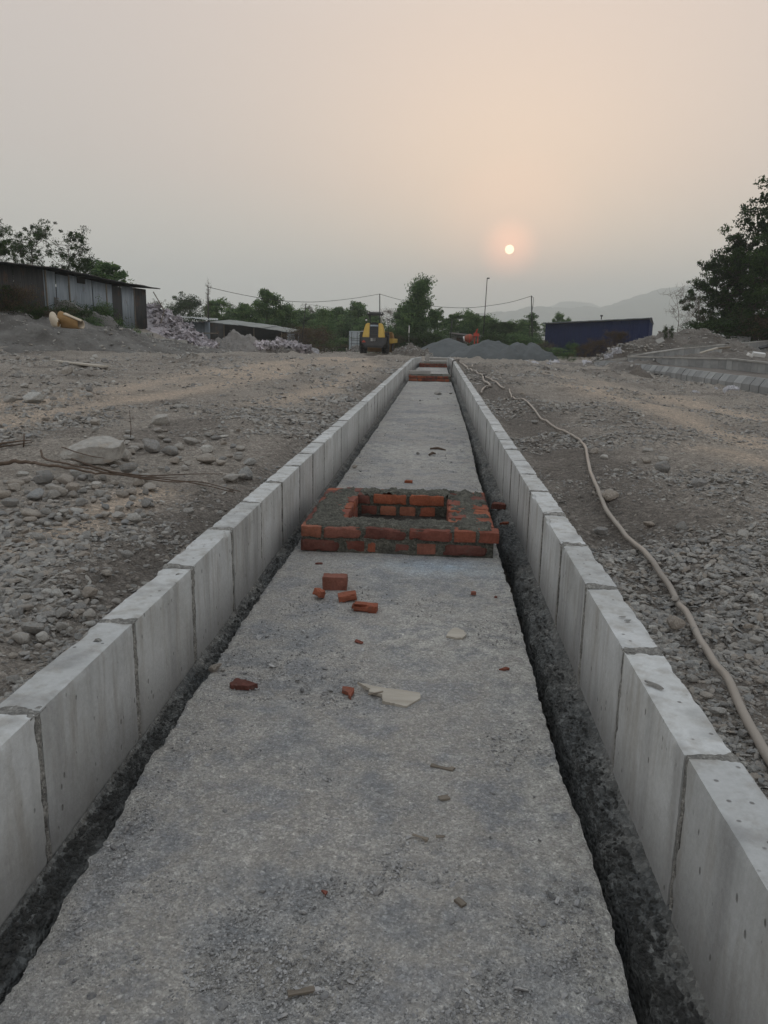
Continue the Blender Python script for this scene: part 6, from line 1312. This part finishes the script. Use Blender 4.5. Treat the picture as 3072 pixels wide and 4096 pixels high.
# far row, left to right
row = [(646, 105, 1206, TMs['pale'][0], .8, 'pale hazy tree just right of the big shed'), (755, 92, 1204, TMs['dense'][0], .95, 'broad dense dark tree behind the small tin shed'), (832, 64, 1118, TMs['bare'][1], .55, 'tall bare drooping tree behind the left cable pole'), (870, 78, 1200, mi_[1], .8, 'green tree just right of the left cable pole'), (925, 98, 1213, TMs['pale'][0], .85, 'pale feathery tree above the left end of the open shed'), (986, 74, 1226, mi_[0], .7, 'small dark green tree above the open shed roof'),
 (1068, 72, 1176, mi_[0], .72, 'taller green tree behind the middle of the open shed'), (1150, 74, 1222, mi_[1], .95, 'green tree behind the right end of the open shed'), (1232, 110, 1224, TMs['pale'][0], .9, 'pale hazy tree behind the thin leaning pole'), (1296, 86, 1250, mi_[2], .7, 'low green tree left of the container'), (1350, 94, 1240, mi_[0], .85, 'green tree straight above the container'), (1432, 93, 1220, mi_[0], .72, 'bushy green tree left of the roller canopy'), (1512, 84, 1284, mi_[1], .7, 'green tree directly behind the roller canopy'),
 (1560, 118, 1238, TMs['pale'][1], 1.1, 'brownish hazy tree right of the roller canopy'), (1600, 92, 1262, TMs['dense'][0], .55, 'dark rounded tree between the brownish and the tall central one'), (1612, 100, 1228, mi_[1], .6, 'slim tree touching the left side of the tall central tree'), (1680, 70, 1118, TMs['tall'][0], 1.02, 'tall central tree, highest of the middle row'), (1650, 74, 1230, mi_[0], .8, 'leafy lower growth on the left of the tall central tree'), (1725, 74, 1250, mi_[0], .75, 'leafy lower growth on the right of the tall central tree'), (1762, 80, 1230, TMs['bamboo'][0], .8, 'slender tree right of the tall central tree'),
 (1826, 82, 1254, mi_[1], .8, 'slim green tree above the low grey hut'), (1885, 84, 1262, mi_[2], .8, 'broad green tree behind the orange mixer'), (1950, 86, 1275, mi_[0], .8, 'green tree beside the tallest thin pole'), (1985, 82, 1288, TMs['palm'][0], .9, 'drooping palm like tree behind the middle gravel heap'), (2034, 84, 1287, TMs['palm'][0], .75, 'second palm like tree, smaller and paler'), (2080, 80, 1275, TMs['bamboo'][1], 1.1, 'bamboo clump left of the right cable pole'), (2130, 78, 1250, TMs['bamboo'][0], 1.2, 'tallest bamboo clump, behind the right cable pole'),
 (2172, 90, 1288, TMs['bamboo'][1], 1., 'bamboo at the left corner of the blue shed'), (2228, 104, 1256, mi_[1], .55, 'tree top showing over the left end of the blue roof'), (2266, 104, 1276, mi_[1], .4, 'smaller tree top over the blue roof'), (2052, 86, 1300, mi_[2], .8, 'low green growth behind the right gravel heap'), (1590, 74, 1315, mi_[2], .6, 'low bush right of the roller'), (1470, 88, 1285, mi_[2], 1.0, 'dark green growth behind the roller')]
for k_, (px, Y, ty) in enumerate([(1030, 96, 1250), (1110, 100, 1238), (1190, 98, 1252), (1262, 96, 1262), (1330, 104, 1256), (1392, 100, 1252), (1480, 104, 1262), (1800, 100, 1285), (1925, 98, 1280), (2010, 102, 1295), (2100, 100, 1290), (940, 90, 1246)]):
    row.append((px, Y, ty, mi_[k_ % 3], 1.25, 'low green tree in the hazy back row, '+('rightmost' if px == 2100 else 'leftmost' if px == 940 else ordinal(1+sum(q <= px for q in (940, 1030, 1110, 1190, 1262, 1330, 1392, 1480, 1800, 1925, 2010, 2100))-1)+' from the left')))
for px, Y, ty, ms, ws, lab in row: tree(px, Y, ty, ms, lab, wscale=ws*(1.0 if ms in TMs['bare']+TMs['palm']+TMs['dense'] else .95 if ms in TMs['tall'] else 1.25))
def bush(px, Y, ty, k, lab, ws=1., zb=None): tree(px, Y, ty, TMs['bush'][k], lab, 'bush', 'bush', 3.05, None, ws, None, zb)
for px, Y, ty, k, ws, zb, lab in [(20, 28.6, 1120, 0, .7, 1.0, 'dark overgrown bush against the left end of the tin shed'), (85, 28.4, 1135, 2, .75, 1.0, 'dry brown tangle before the left end of the tin shed'), (150, 28.8, 1220, 0, .9, .9, 'dark bush between the brown tangle and the rolled mat'), (215, 29, 1232, 2, 1.2, .7, 'reddish low bush at the foot of the pale tin panels'), (275, 30, 1215, 0, 1.2, .7, 'dark green bush right behind the rolled mat'),
 (345, 33, 1230, 0, 1.3, .7, 'dark bush at the foot of the middle tin panels'), (410, 36, 1212, 1, .8, .8, 'leafy green bush standing at the dark tin panel'), (330, 30, 1268, 1, 1.6, .4, 'low green weeds right of the rolled mat'), (430, 35, 1290, 1, 1.6, .2, 'green weeds between bank and sack pile'), (480, 37, 1305, 1, 1.3, .1, 'small green weeds touching the concrete pipe'), (395, 33, 1275, 0, 1.5, .3, 'dark weeds behind the left end of the dirt bank crest'), (10, 28.2, 1180, 0, 1.3, 1.0, 'dark bush cut by the left edge above the dirt bank'),
 (1228, 60, 1300, 2, 1.6, None, 'brown dry thicket at the end of the open shed'), (1275, 66, 1318, 2, .9, None, 'brown dry thicket left of the container'), (1300, 74, 1290, 1, 1.1, None, 'green undergrowth left of the container'), (1370, 92, 1270, 1, 1.6, None, 'green undergrowth behind the container'), (1570, 70, 1305, 1, 1.5, None, 'green undergrowth right of the roller'), (1620, 68, 1335, 2, 1.4, None, 'brown undergrowth by the concrete post'), (1690, 66, 1320, 0, 1.9, None, 'dark undergrowth below the tall central tree'), (1760, 70, 1330, 1, 1.8, None, 'green undergrowth right of the tall central tree'),
 (1960, 64, 1330, 0, 1.6, None, 'dark undergrowth behind the middle gravel heap'), (2040, 66, 1335, 1, 2.0, None, 'green undergrowth behind the right gravel heap'), (2110, 66, 1345, 1, 1.8, None, 'green undergrowth by the right cable pole'), (2165, 70, 1360, 2, 1.4, None, 'brown undergrowth at the left corner of the blue shed'), (2235, 44, 1392, 1, 1.3, .1, 'low green bush before the left part of the blue shed'), (2300, 42, 1372, 1, 1.0, .2, 'green bush before the middle of the blue shed'), (2275, 38, 1410, 1, 1.6, .05, 'lowest green weeds at the yard edge by the blue shed'),
 (2345, 36, 1375, 2, 1.1, .2, 'dry brown bush, left one before the blue shed'), (2400, 37, 1352, 2, 1.2, .2, 'largest dry brown bush before the blue shed'), (2455, 40, 1318, 2, .9, .6, 'wispy brown bush rising over the small dirt mound'), (2490, 40, 1322, 2, .8, .8, 'wispy brown bush right of the wispy one over the mound'), (2660, 39, 1302, 0, .35, 1.2, 'tiny dark bush on the crest of the dirt mound, left one'), (2685, 39, 1305, 0, .3, 1.2, 'tiny dark bush on the crest of the dirt mound, right one'), (2860, 46, 1265, 0, 1.6, None, 'dark undergrowth below the right trees'), (2960, 46, 1255, 0, 1.6, None, 'dark undergrowth below the tall trees near the right edge'), (3050, 45, 1240, 2, 1.4, None, 'brown undergrowth at the right edge')]: bush(px, Y, ty, k, lab, ws, zb)
